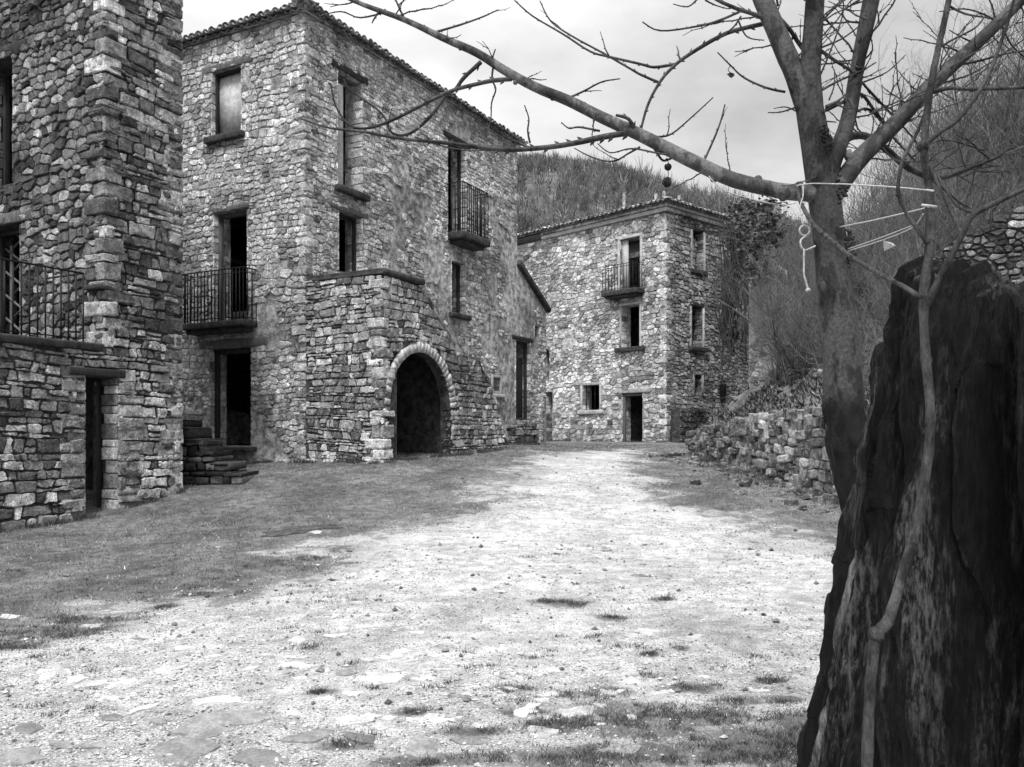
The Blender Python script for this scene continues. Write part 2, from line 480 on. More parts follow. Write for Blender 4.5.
def grid_obj(name, faces):
    used, inv = np.unique(faces, return_inverse=True)
    me = bpy.data.meshes.new(name)
    me.from_pydata(gv[used].tolist(), [], inv.reshape(-1, 4).tolist())
    me.materials.append(M['ground'])
    me.polygons.foreach_set('use_smooth', [True] * len(faces))
    a = me.attributes.new('grass', 'FLOAT', 'POINT')
    a.data.foreach_set('value', GR.ravel()[used].astype(np.float32))
    o = bpy.data.objects.new(name, me); COL.objects.link(o)
    o['kind'] = 'structure'
    return o
fc = gv[gf].mean(1)
inpath = poly_sd(fc[:, 0], fc[:, 1], PATH_POLY) > 0
grid_obj('ground', gf[~inpath])
grid_obj('path', gf[inpath])

# ------------------------------------------------------------------ masonry
def clip_poly(poly, nx_, ny_, c):
    """keep nx*x + ny*y <= c"""
    out = []
    n = len(poly)
    for i in range(n):
        p, q = poly[i], poly[(i + 1) % n]
        a = nx_ * p[0] + ny_ * p[1] - c; b = nx_ * q[0] + ny_ * q[1] - c
        if a <= 0: out.append(p)
        if (a < 0 < b) or (b < 0 < a):
            t = a / (a - b)
            out.append((p[0] + (q[0] - p[0]) * t, p[1] + (q[1] - p[1]) * t))
    return out

class Plane:
    """a vertical plane: origin, direction along it, outward normal"""
    def __init__(s, ox, oy, d, n):
        L = math.hypot(*d); s.o = (ox, oy); s.d = (d[0] / L, d[1] / L)
        L = math.hypot(*n); s.n = (n[0] / L, n[1] / L)
    def p(s, u, z, dep=0.0):
        return (s.o[0] + s.d[0] * u + s.n[0] * dep, s.o[1] + s.d[1] * u + s.n[1] * dep, z)
    def u_at(s, px):
        k = (px - 512) / FPX
        return (k * s.o[1] - s.o[0]) / (s.d[0] - k * s.d[1])
    def z_at(s, px, py):
        u = s.u_at(px)
        return EYE + (HOR - py) * (s.o[1] + s.d[1] * u) / FPX
    def op(s, l, r, top, bot, **kw):
        u0, u1 = sorted((s.u_at(l), s.u_at(r))); m = (l + r) / 2
        z0 = s.z_at(m, bot); z1 = s.z_at(m, top)
        return dict(u0=u0, u1=u1, z0=z0, z1=z1, **kw)
    @property
    def ax(s): return (Vector((s.d[0], s.d[1], 0)), Vector((s.n[0], s.n[1], 0)), Vector((0, 0, 1)))

def arch_top(o, u):
    c = (o['u0'] + o['u1']) / 2; r = (o['u1'] - o['u0']) / 2
    k = max(0.0, 1 - ((u - c) / r) ** 2)
    return o['z1'] - o['rise'] + o['rise'] * math.sqrt(k)

def masonry(mb, pl, tops, bottom, ops, w=0.33, h=0.18, prot=0.035, gap=0.012, thick=0.5, seed=1, tone=None, drop=None, back=True, umin_clip=None, zvis=None, rnd=0.14, coursed=False):
    """rubble wall on plane pl: mortar body (material 0) with individual stones (material 1).
    tops: [(ua, za, ub, zb), ...] left to right; ops: openings"""
    rng = random.Random(seed)
    u0, u1 = tops[0][0], tops[-1][2]
    def top_at(u, side=0):
        for (a, za, b, zb) in tops:
            if (side >= 0 and a - 1e-6 <= u < b - 1e-6) or (side < 0 and a + 1e-6 < u <= b + 1e-6):
                return za + (zb - za) * (u - a) / (b - a)
        return tops[-1][3]
    # --- mortar body
    cuts = {u0, u1}
    for t in tops: cuts |= {t[0], t[2]}
    for o in ops:
        cuts |= {o['u0'], o['u1']}
        if o.get('rise'):
            for k in range(1, 14): cuts.add(o['u0'] + (o['u1'] - o['u0']) * (0.5 - 0.5 * math.cos(math.pi * k / 14)))
    cuts = sorted(c for c in cuts if u0 - 1e-6 <= c <= u1 + 1e-6)
    cl = [cuts[0]]
    for c in cuts[1:]:
        if c - cl[-1] > 1e-4: cl.append(c)
    def quad(a, b, c, d, mat=0): mb.add([a, b, c, d], [(0, 1, 2, 3)], mat, 0.25)
    for a, b in zip(cl[:-1], cl[1:]):
        m = (a + b) / 2
        act = sorted([o for o in ops if o['u0'] < m < o['u1']], key=lambda o: o['z0'])
        lo_a = lo_b = bottom
        spans = []
        for o in act:
            spans.append((lo_a, lo_b, o['z0'], o['z0']))
            if o.get('rise'): lo_a, lo_b = arch_top(o, a), arch_top(o, b)
            else: lo_a = lo_b = o['z1']
        spans.append((lo_a, lo_b, top_at(a, 1), top_at(b, -1)))
        for (la, lb, ha, hb) in spans:
            if ha - la < 1e-4 and hb - lb < 1e-4: continue
            quad(pl.p(a, la), pl.p(b, lb), pl.p(b, hb), pl.p(a, ha))
            if back: quad(pl.p(b, lb, -thick), pl.p(a, la, -thick), pl.p(a, ha, -thick), pl.p(b, hb, -thick))
        t0, t1 = top_at(a, 1), top_at(b, -1)
        quad(pl.p(a, t0), pl.p(b, t1), pl.p(b, t1, -thick), pl.p(a, t0, -thick))
        for o in act:                                      # soffit and sill of each opening
            if o.get('rise'): za, zb = arch_top(o, a), arch_top(o, b)
            else: za = zb = o['z1']
            quad(pl.p(a, za), pl.p(a, za, -thick), pl.p(b, zb, -thick), pl.p(b, zb))
            quad(pl.p(a, o['z0']), pl.p(b, o['z0']), pl.p(b, o['z0'], -thick), pl.p(a, o['z0'], -thick))
    for o in ops:                                          # jambs
        zt = o['z1'] - (o['rise'] if o.get('rise') else 0)
        for u in (o['u0'], o['u1']):
            if u0 + 1e-4 < u < u1 - 1e-4:
                quad(pl.p(u, o['z0']), pl.p(u, zt), pl.p(u, zt, -thick), pl.p(u, o['z0'], -thick))
                if not o.get('plainjamb'):                  # stones of the reveal
                    z = o['z0'] + 0.01
                    side = 1 if u == o['u0'] else -1
                    while z < zt - 0.05:
                        hh = min(rng.uniform(0.12, 0.26), zt - z)
                        dep = rng.uniform(thick * 0.45, thick * 0.95)
                        c = pl.p(u + side * 0.004, z + hh / 2, -dep / 2 + 0.02)
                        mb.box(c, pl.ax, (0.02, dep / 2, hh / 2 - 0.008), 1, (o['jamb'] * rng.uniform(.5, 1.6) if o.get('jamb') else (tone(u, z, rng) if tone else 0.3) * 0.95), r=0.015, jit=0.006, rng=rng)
                        z += hh
    for u in (u0, u1):
        zt = top_at(u, 1 if u == u0 else -1)
        quad(pl.p(u, bottom), pl.p(u, zt), pl.p(u, zt, -thick), pl.p(u, bottom, -thick))
    # --- stones: jittered courses -> clipped cells
    zmax = max(max(t[1], t[3]) for t in tops)
    seeds, cells = [], []
    z = bottom + (0 if zvis is None else max(0, zvis - bottom))
    z = max(z, bottom)
    row = 0
    wave = lambda u, z: z + 0.11 * fbm(u * .5, z * .35, seed, 2)
    if coursed:
        zprev = z
        while zprev < zmax + h:
            hh = h * rng.choice((0.4, 0.65, 0.9, 1.0, 1.15, 1.3, 1.5))
            u = u0 - w + rng.uniform(0, w); sl0 = 0.0
            while u < u1 + w:
                ww = w * rng.choice((0.4, 0.55, 0.75, 1.0, 1.25, 1.7)) * (0.6 + 0.4 * hh / h)
                sl1 = rng.uniform(-.035, .035)
                k = rng.choice((1, 1, 1, 1, 2, 2)) if hh > h * .95 else 1
                fr_ = [0] + sorted(rng.uniform(.25, .75) for _ in range(k - 1)) + [1]
                for q in range(k):
                    pts = []
                    for (uu, f, sl) in ((u, fr_[q], sl0), (u + ww * .5, fr_[q], 0), (u + ww, fr_[q], sl1), (u + ww, fr_[q + 1], sl1), (u + ww * .5, fr_[q + 1], 0), (u, fr_[q + 1], sl0)):
                        uj = uu + sl * (f - .5) * 2 + rng.uniform(-.016, .016)
                        zl, zh = wave(uj, zprev), wave(uj, zprev + hh)
                        pts.append((uj, zl + (zh - zl) * f + rng.uniform(-.019, .019)))
                    cells.append((sum(p[0] for p in pts) / 6, sum(p[1] for p in pts) / 6, pts))
                u += ww; sl0 = sl1
            zprev += hh
    else:
        while z < zmax + h:
            hh = h * rng.choice((0.45, 0.6, 0.8, 1.0, 1.0, 1.25, 1.6))
            u = u0 - w + rng.uniform(0, w)
            while u < u1 + w:
                ww = w * rng.choice((0.35, 0.5, 0.75, 1.0, 1.2, 1.6)) * (0.6 + 0.4 * hh / h)
                uu, zz = u + ww / 2, z + hh / 2 + rng.uniform(-rnd, rnd) * h + 0.07 * fbm(u * .6, z * .6, seed, 2)
                if hh > h * 1.1 and rng.random() < 0.45:       # two thin stones instead of one
                    seeds.append((uu, zz - hh * .27)); seeds.append((uu + rng.uniform(-.05, .05), zz + hh * .27))
                else: seeds.append((uu, zz))
                u += ww
            z += hh
    cs = max(w, h) * 1.3
    gridd = {}
    for i, (a, b) in enumerate(seeds): gridd.setdefault((int(a // cs), int(b // cs)), []).append(i)
    for i, (a, b, cell) in enumerate(cells if coursed else [(x, y, None) for (x, y) in seeds]):
        if not (u0 < a < u1) or b < bottom: continue
        tz = top_at(a, 1)
        if b > tz: continue
        if any(o['u0'] < a < o['u1'] and o['z0'] < b < (arch_top(o, a) if o.get('rise') else o['z1']) for o in ops): continue
        if drop and drop(a, b, rng): continue
        poly = cell or [(a - w * 1.1, b - h * 1.2), (a + w * 1.1, b - h * 1.2), (a + w * 1.1, b + h * 1.2), (a - w * 1.1, b + h * 1.2)]
        ci, cj = int(a // cs), int(b // cs)
        for di in (() if cell else (-1, 0, 1)):
            for dj in (-1, 0, 1):
                for j in gridd.get((ci + di, cj + dj), ()):
                    if j == i: continue
                    x, y = seeds[j]
                    # anisotropic bisector: flat stones
                    dx, dy = (x - a), (y - b) * (w / h)
                    nx_, ny_ = dx, dy * (w / h)
                    c = nx_ * (a + x) / 2 + ny_ * (b + y) / 2
                    poly = clip_poly(poly, nx_, ny_, c)
                    if len(poly) < 3: break
                if len(poly) < 3: break
            if len(poly) < 3: break
        if len(poly) < 3: continue
        poly = clip_poly(poly, -1, 0, -(u0 + 0.002)); poly = clip_poly(poly, 1, 0, u1 - 0.002)
        poly = clip_poly(poly, 0, -1, -bottom)
        for (ta, za, tb, zb) in tops:
            if ta <= a <= tb:
                s_ = (zb - za) / (tb - ta)
                poly = clip_poly(poly, -s_, 1, za - s_ * ta - 0.01)
                if ta > u0 and poly and top_at(ta - .01, 1) < min(b, tz): poly = clip_poly(poly, -1, 0, -ta)
                if tb < u1 and poly and top_at(tb + .01, 1) < min(b, tz): poly = clip_poly(poly, 1, 0, tb)
        for o in ops:
            if not poly: break
            pu = [p[0] for p in poly]; pz = [p[1] for p in poly]
            if max(pu) <= o['u0'] or min(pu) >= o['u1'] or max(pz) <= o['z0'] or min(pz) >= o['z1']: continue
            if o.get('rise') and b > o['z1'] - o['rise']:
                c0 = (o['u0'] + o['u1']) / 2; zc = o['z1'] - o['rise']; rr = (o['u1'] - o['u0']) / 2 + o.get('ring', 0)
                dx, dy = a - c0, (b - zc) * (rr / (o['rise'] + o.get('ring', 0)))
                L = math.hypot(dx, dy)
                if L < rr * 1.0: poly = []; break
                k = rr / L
                nx_, ny_ = dx, dy * (rr / (o['rise'] + o.get('ring', 0)))
                tx, ty = c0 + dx * k, zc + dy * k / (rr / (o['rise'] + o.get('ring', 0)))
                poly = clip_poly(poly, -nx_, -ny_, -(nx_ * tx + ny_ * ty))
            else:
                dl, dr, db, dt = o['u0'] - a, a - o['u1'], o['z0'] - b, b - o['z1']
                mxx = max(dl, dr, db, dt)
                if mxx == dl: poly = clip_poly(poly, 1, 0, o['u0'])
                elif mxx == dr: poly = clip_poly(poly, -1, 0, -o['u1'])
                elif mxx == db: poly = clip_poly(poly, 0, 1, o['z0'])
                else: poly = clip_poly(poly, 0, -1, -o['z1'])
        if len(poly) < 3: continue
        pu = [p[0] for p in poly]; pz = [p[1] for p in poly]
        if max(pu) - min(pu) < 0.05 or max(pz) - min(pz) < 0.035: continue
        cu, cz = sum(pu) / len(pu), sum(pz) / len(pz)
        # merge tiny edges, round corners
        ring = []
        for k in range(len(poly)):
            p, q = poly[k], poly[(k + 1) % len(poly)]
            if math.hypot(p[0] - q[0], p[1] - q[1]) < 0.02: continue
            L = math.hypot(p[0] - q[0], p[1] - q[1])
            cf = min(0.28, rng.uniform(0.012, 0.035) / L)
            ring.append((p[0] + (q[0] - p[0]) * cf, p[1] + (q[1] - p[1]) * cf))
            if L > 0.11:
                j = rng.uniform(-.10, .035) * min(L, .25); mt = rng.uniform(.3, .7)
                ring.append((p[0] + (q[0] - p[0]) * mt - (q[1] - p[1]) / L * -j, p[1] + (q[1] - p[1]) * mt + (q[0] - p[0]) / L * -j))
            ring.append((p[0] + (q[0] - p[0]) * (1 - cf), p[1] + (q[1] - p[1]) * (1 - cf)))
        if len(ring) < 5: continue
        ru, rz = (max(pu) - min(pu)) / 2, (max(pz) - min(pz)) / 2
        g = gap * rng.uniform(0.5, 1.7)
        su, sz = max(0.5, 1 - g / ru), max(0.5, 1 - g / rz)
        base = [((p[0] - cu) * su + cu + rng.uniform(-.007, .007), (p[1] - cz) * sz + cz + rng.uniform(-.007, .007)) for p in ring]
        P = prot * rng.choice((0.45, 0.7, 0.9, 1.0, 1.15, 1.5))
        tu, tzl = rng.uniform(-.25, .25) * P / ru, rng.uniform(-.3, .3) * P / rz
        n = len(base)
        vs = []
        for (sc, dp) in ((1.0, -0.01), (0.975, 0.7), (0.86, 1.0)):
            for (x, y) in base:
                x2, y2 = cu + (x - cu) * sc, cz + (y - cz) * sc
                dd = dp if dp < 0 else P * dp + (x2 - cu) * tu * dp + (y2 - cz) * tzl * dp + rng.uniform(-.006, .006)
                vs.append(pl.p(x2, y2, dd))
        vs.append(pl.p(cu + rng.uniform(-.2, .2) * ru, cz + rng.uniform(-.2, .2) * rz, P * rng.uniform(0.95, 1.2)))
        fs = []
        for lv in range(2):
            for k in range(n):
                k2 = (k + 1) % n
                fs.append((lv * n + k, lv * n + k2, (lv + 1) * n + k2, (lv + 1) * n + k))
        for k in range(n): fs.append((2 * n + k, 2 * n + (k + 1) % n, 3 * n))
        mb.add(vs, fs, 1, tone(a, b, rng) if tone else 0.3)

def quoins(mb, plA, plB, z0, z1, la=(0.25, 0.55), hz=(0.16, 0.34), tone=None, seed=3, prot=0.03, offz=None):
    """corner stones shared by plA and plB (both start at u=0 on the corner)"""
    rng = random.Random(seed)
    z = z0; k = 0
    while z < z1:
        hh = rng.uniform(*hz)
        A = rng.uniform(*la); B = rng.uniform(*la)
        if k % 2: A, B = max(A, B), min(A, B) * .7
        else: A, B = min(A, B) * .7, max(A, B)
        pr = prot * rng.uniform(0.5, 1.5)
        # centre: A along plA.d, B along plB.d, proud by pr of both faces
        dA, dB = Vector((*plA.d, 0)), Vector((*plB.d, 0))
        c = Vector((plA.o[0], plA.o[1], z + hh / 2)) + dA * ((A - pr) / 2) + dB * ((B - pr) / 2)
        mb.box(c, (dA, dB, Vector((0, 0, 1))), ((A + pr) / 2, (B + pr) / 2, hh / 2 - rng.uniform(.004, .016)), 1, tone(0, z, rng) if tone else 0.3, r=rng.uniform(.02, .045), jit=0.013, rng=rng)
        z += hh; k += 1

def arch_ring(mb, pl, o, n=23, ring=0.3, tone=None, seed=5):
    rng = random.Random(seed)
    c0 = (o['u0'] + o['u1']) / 2; zc = o['z1'] - o['rise']; ru = (o['u1'] - o['u0']) / 2; rz = o['rise']
    for k in range(n):
        a0 = math.pi * (k + .06) / n; a1 = math.pi * (k + .94) / n
        rg = ring * rng.uniform(0.85, 1.1)
        vs = []
        pr = rng.uniform(.035, .055)
        for dep in (-0.09, pr):
            for (a, e) in ((a0, 0.0), (a1, 0.0), (a1, rg), (a0, rg)):
                vs.append(pl.p(c0 + (ru + e) * math.cos(a), zc + (rz + e) * math.sin(a), dep + rng.uniform(-.006, .006)))
        fs = [(0, 1, 2, 3), (7, 6, 5, 4), (0, 4, 5, 1), (1, 5, 6, 2), (2, 6, 7, 3), (3, 7, 4, 0)]
        mb.add(vs, fs, 0, tone(0, 0, rng))

def tile_roof(mb, pl, u0, u1, z, over, slope, length, seed=9, spacing=0.21, hipL=0.0, hipR=0.0, eave_layers=2):
    """barrel tiles on a slope rising inward from the eave line of plane pl"""
    rng = random.Random(seed)
    cs_, sn = math.cos(slope), math.sin(slope)
    def P(u, s, hgt):     # s: distance up the slope from the eave edge
        dep = over - s * cs_ - hgt * -sn * 0
        return pl.p(u, z + s * sn + hgt, dep)
    # deck
    a = P(u0, 0.1, -0.03); b = P(u1, 0.1, -0.03)
    c = P(u1 - hipR * length, length, -0.03); d = P(u0 + hipL * length, length, -0.03)
    a2 = P(u0, 0.1, -0.09); b2 = P(u1, 0.1, -0.09); c2 = P(u1 - hipR * length, length, -0.09); d2 = P(u0 + hipL * length, length, -0.09)
    mb.add([a, b, c, d, a2, b2, c2, d2], [(0, 1, 2, 3), (7, 6, 5, 4), (0, 4, 5, 1), (1, 5, 6, 2), (2, 6, 7, 3), (3, 7, 4, 0)], 0, 0.09)
    n = int((u1 - u0) / spacing)
    for i in range(n + 1):
        u = u0 + i * (u1 - u0) / n
        su, sv = u - u0, u1 - u
        smax = length
        if hipL: smax = min(smax, su / hipL + 0.15)
        if hipR: smax = min(smax, sv / hipR + 0.15)
        s = 0.0; row = 0
        while s < smax:
            L = min(0.42, smax - s + 0.05)
            t = rng.choice((0.12, 0.2, 0.28, 0.38, 0.5)) * rng.uniform(.8, 1.2)
            du = rng.uniform(-.012, .012)
            dz = rng.uniform(-.008, .012)
            ext = rng.uniform(-.05, .05) if row == 0 else 0
            seg = 6
            vs = []
            for (ss, r_, lift) in ((s + ext, 0.098, 0.035), (s + L + 0.05, 0.078, 0.005)):
                for (rr) in (r_, r_ - 0.016):
                    for k in range(seg + 1):
                        th = math.pi * k / seg
                        vs.append(P(u + du + rr * math.cos(th), ss, lift + dz + rr * math.sin(th) * 0.85))
            q = seg + 1
            fs = []
            for k in range(seg):
                fs.append((k, k + 1, 2 * q + k + 1, 2 * q + k))            # outer
                fs.append((q + k + 1, q + k, 3 * q + k, 3 * q + k + 1))    # inner
                fs.append((k + 1, k, q + k, q + k + 1))                    # front rim
            fs += [(0, 2 * q, 3 * q, q), (seg, q + seg, 3 * q + seg, 2 * q + seg)]
            mb.add(vs, fs, 0, t)
            s += 0.38; row += 1
        # channel tiles at the eave, trough up, between the caps
        if i < n:
            um = u + (u1 - u0) / n / 2
            for ly in range(eave_layers):
                t = rng.uniform(.1, .26); seg = 5; vs = []
                s0 = -0.03 - 0.0 * ly + rng.uniform(-.03, .02) + ly * 0.10
                for (ss, r_) in ((s0, 0.095), (s0 + 0.5, 0.1)):
                    for rr in (r_, r_ - 0.015):
                        for k in range(seg + 1):
                            th = math.pi + math.pi * k / seg
                            vs.append(P(um + rr * math.cos(th), ss, 0.06 - ly * 0.085 + rr * math.sin(th) * 0.8))
                q = seg + 1; fs = []
                for k in range(seg):
                    fs.append((k, k + 1, 2 * q + k + 1, 2 * q + k)); fs.append((q + k + 1, q + k, 3 * q + k, 3 * q + k + 1)); fs.append((k + 1, k, q + k, q + k + 1))
                mb.add(vs, fs, 0, t)

def opening_frame(pl, o, parent, mat, name='window', w=0.07, dep=-0.18, d2=0.05, bottom=True, sides=(1, 1)):
    mb = MB()
    zt = o['z1']
    if sides[0]: mb.box(pl.p(o['u0'] + w / 2 + .004, (o['z0'] + zt) / 2, dep), pl.ax, (w / 2, d2, (zt - o['z0']) / 2 - .004), r=.006)
    if sides[1]: mb.box(pl.p(o['u1'] - w / 2 - .004, (o['z0'] + zt) / 2, dep), pl.ax, (w / 2, d2, (zt - o['z0']) / 2 - .004), r=.006)
    mb.box(pl.p((o['u0'] + o['u1']) / 2, zt - w / 2 - .004, dep), pl.ax, ((o['u1'] - o['u0']) / 2 - w - .006, d2, w / 2), r=.006)
    if bottom: mb.box(pl.p((o['u0'] + o['u1']) / 2, o['z0'] + w / 2 + .004, dep), pl.ax, ((o['u1'] - o['u0']) / 2 - w - .006, d2, w / 2), r=.006)
    return mb.build(name, mat, parent)

def slab_part(name, pl, u0, u1, z0, z1, d0, d1, mat, parent, r=0.02, jit=0.006, tone=0.3, seed=1):
    mb = MB()
    mb.box(pl.p((u0 + u1) / 2, (z0 + z1) / 2, (d0 + d1) / 2), pl.ax, ((u1 - u0) / 2, (d1 - d0) / 2, (z1 - z0) / 2), 0, tone, r=r, jit=jit, rng=random.Random(seed))
    return mb.build(name, mat, parent)

def balcony(pl, u0, u1, zslab, deep, parent, rail_h=0.95, step=0.105, thick=0.14):
    s = MB()
    uc = (u0 + u1) / 2
    s.box(pl.p(uc, zslab - thick / 2, deep / 2 + .01), pl.ax, ((u1 - u0) / 2 + .03, deep / 2 + .02, thick / 2), r=.03, jit=.008)
    s.box(pl.p(uc, zslab - thick - .05, deep / 2 - .04), pl.ax, ((u1 - u0) / 2 - .1, deep / 2 - .05, .05), r=.03, jit=.008)   # corbelled underside
    sl = s.build('balcony', M['slab'], parent)
    r_ = MB()
    d = deep - .03
    cor = [(u0 + .02, .0), (u0 + .02, d), (u1 - .02, d), (u1 - .02, .0)]
    for z in (zslab + .06, zslab + rail_h, zslab + rail_h - .1):
        for (a, b) in zip(cor[:-1], cor[1:]):
            r_.tube([pl.p(a[0], z, a[1]), pl.p(b[0], z, b[1])], .015 if z > zslab + rail_h - .01 else .01, 5)
    for (a, b) in zip(cor[:-1], cor[1:]):
        L = math.hypot(b[0] - a[0], b[1] - a[1]); n = max(1, int(L / step))
        for k in range(n + 1):
            t = k / n
            uu, dd = a[0] + (b[0] - a[0]) * t, a[1] + (b[1] - a[1]) * t
            r_.tube([pl.p(uu, zslab, dd), pl.p(uu, zslab + rail_h * .35, dd), pl.p(uu, zslab + rail_h, dd)], [.013, .019, .013], 5)
            r_.tube([pl.p(uu, zslab + .18, dd), pl.p(uu, zslab + .22, dd), pl.p(uu, zslab + .26, dd)], [.008, .02, .008], 5)
    r_.build('railing', M['iron'], sl)
    return sl

# ================================================================== MAIN HOUSE (three storeys, tiled roof)
DR = (0.474, 0.880)       # long facades run this way
DL = (-0.880, 0.474)
NR = (0.880, -0.474)      # outward from the long facade
NL = (-0.474, -0.880)     # outward from the gable-side face
H1 = (-4.41, 18.5)
house = empty('stone_house', (H1[0], H1[1], 1.0), 'tall three storey rubble stone house with tiled eaves, arched porch and two iron balconies', 'house')
fr = Plane(*H1, DR, NR)   # right facade
fl = Plane(*H1, DL, NL)   # left face
ZT = 10.62

def tone_house(u, z, rng):
    b = 0.52 * math.exp(rng.gauss(0, 0.55))
    n = fbm(u * .45, z * .45, 2.0, 3)
    return max(0.05, min(0.78, b * (1 + 0.5 * n)))

ow1 = fl.op(212, 242, 69, 135)
ob1 = fl.op(214, 248, 211, 326)
od1 = fl.op(210, 252, 348, 446)
mb = MB()
def drop_fl(u, z, rng):
    # smeared mortar on the lower corner
    return fbm(u * .8 + 3, z * .8, 5, 3) > (0.12 if (u < 2.0 and z < 5.4) else 0.6)
masonry(mb, fl, [(0, ZT, 9.0, ZT)], 0.2, [ow1, ob1, od1], w=0.235, h=0.15, prot=0.024, gap=0.009, seed=11, rnd=.1, tone=tone_house, drop=drop_fl)
mb.build('wall', [M['mortar'], M['stone_limed']], house, smooth=False)

owa = fr.op(337, 362, 76, 190)
owb = fr.op(338, 362, 214, 274)
owc = fr.op(447, 466, 143, 242)
owd = fr.op(451, 465, 262, 314)
owe = fr.op(491, 501, 375, 394)
owf = fr.op(515, 530, 341, 420)
owg = fr.op(534, 540, 326, 338)
uE = fr.u_at(517); uE2 = fr.u_at(546)
def drop_fr(u, z, rng):
    t = 0.55
    if u > 5.6 and z < 8.6: t = 0.16 - 0.08 * (u - 5.6)
    if 1.2 < u < 5 and 5.4 < z < 7.8: t = 0.18
    if u > 7.5 and z < 5.2 and z > 2.0: t = -0.25
    return fbm(u * .55 + 1.7, z * .42, 8, 4) > t
zA, zB = fr.z_at(517, 266), fr.z_at(546, 312)
mb = MB()
masonry(mb, fr, [(0, ZT, uE, ZT), (uE, zA, uE2, zB)], 0.6, [owa, owb, owc, owd, owe, owf, owg], w=0.225, h=0.135, prot=0.022, gap=0.008, seed=12, rnd=.1, tone=tone_house, drop=drop_fr)
quoins(mb, fr, fl, 0.9, ZT - .1, la=(.18, .42), hz=(.10, .24), tone=lambda u, z, r: .8 * tone_house(u, z, r), seed=4, prot=.03)
mb.build('wall', [M['mortar'], M['stone_limed']], house, smooth=False)
# the sides nobody photographed, plain rubble mortar
bk = MB()
far_l = fl.p(9.0, 0); 
pb = Plane(far_l[0], far_l[1], DR, (-NR[0], -NR[1]))
bk.box(pb.p(uE / 2, ZT / 2 + .1, -.25), pb.ax, (uE / 2 - .003, .25, ZT / 2 - .1), 0, .25)
fe = fr.p(uE, 0)
pe = Plane(fe[0], fe[1], DL, (-NL[0], -NL[1]))
bk.box(pe.p(4.5, ZT / 2 + .1, -.26), pe.ax, (4.49, .25, ZT / 2 - .103), 0, .25)
fe2 = fr.p(uE2, 0)
pe2 = Plane(fe2[0], fe2[1], DL, (-NL[0], -NL[1]))
bk.box(pe2.p(2.2, 2.9, -.25), pe2.ax, (2.2, .245, 2.4), 0, .25)
bk.build('wall', M['mortar'], house)
fls = MB()                                                    # upper floors keep the rooms dark
for z in (4.35, 7.25):
    c = fr.p(uE / 2, z, -4.5)
    fls.box(c, fr.ax, (uE / 2 - .55, 3.95, .12))
fls.build('floor', M['wood_dark'], house)
# roof
mb = MB()
tile_roof(mb, fr, -0.2, uE + 0.24, ZT + .05, 0.22, R(17), 5.0, seed=21, hipL=math.cos(R(17)) * 1.0, hipR=math.cos(R(17)) * 1.0)
tile_roof(mb, fl, -0.2, 9.3, ZT + .05, 0.22, R(17), 5.0, seed=22, hipL=math.cos(R(17)) * 1.0, hipR=math.cos(R(17)) * 1.0)
# hip and ridge closing slopes
tile_c = fr.p(uE / 2, ZT + 1.4, -4.5)
A_ = [fr.p(-.1, ZT + .04, .1), fr.p(uE + .1, ZT + .04, .1), fr.p(uE + .1, ZT + .04, -9.1), fr.p(-.1, ZT + .04, -9.1), fr.p(uE / 2 - .1, ZT + 1.42, -4.5), fr.p(uE / 2 + .1, ZT + 1.42, -4.5)]
mb.add(A_, [(0, 1, 5, 4), (1, 2, 5), (2, 3, 4, 5), (3, 0, 4), (3, 2, 1, 0)], 0, .1)
rf = mb.build('roof', M['tile'], house)
slab_part('eave_course', fl, 0.0, 9.0, ZT - .01, ZT + .06, -.3, .07, M['mortar'], rf, r=.01)
slab_part('eave_course', fr, -.10, uE, ZT - .013, ZT + .058, -.3, .07, M['mortar'], rf, r=.01)
# windows and doors, left face
f_ = opening_frame(fl, ow1, house, M['wood_dark'], 'window', w=.05, dep=-.13)
slab_part('sill', fl, ow1['u0'] - .12, ow1['u1'] + .12, ow1['z0'] - .15, ow1['z0'] - .004, -.1, .16, M['slab'], f_)
slab_part('lintel', fl, ow1['u0'] - .35, ow1['u1'] + .3, ow1['z1'] + .004, ow1['z1'] + .16, -.3, .035, M['wood_pale'], f_)
p_ = MB(); p_.box(fl.p((ow1['u0'] + ow1['u1']) / 2, (ow1['z0'] + ow1['z1']) / 2, -.2), fl.ax, ((ow1['u1'] - ow1['u0']) / 2 - .004, .02, (ow1['z1'] - ow1['z0']) / 2 - .004))
p_.build('board', mat_tone('pale_board', 0.48, .85, 1.1, 2, 9, .2, .01), f_)
f_ = opening_frame(fl, ob1, house, M['wood_pale'], 'door', w=.09, dep=-.16, bottom=False, sides=(0, 1))
slab_part('lintel', fl, ob1['u0'] - .2, ob1['u1'] + .25, ob1['z1'] + .004, ob1['z1'] + .13, -.3, .03, M['wood_pale'], f_)
balcony(fl, fl.u_at(257), fl.u_at(194), fl.z_at(222, 324), .42, house, rail_h=fl.z_at(222, 274) - fl.z_at(222, 324))
f_ = opening_frame(fl, od1, house, M['wood_dark'], 'door', w=.11, dep=-.16, bottom=False, sides=(0, 1))
slab_part('lintel', fl, od1['u0'] - .45, od1['u1'] + .35, od1['z1'] + .004, od1['z1'] + .2, -.3, .03, M['wood_pale'], f_)
slab_part('threshold', fl, od1['u0'] - .15, od1['u1'] + .05, od1['z0'] - .12, od1['z0'] - .004, -.3, .35, M['slab'], f_, r=.03)
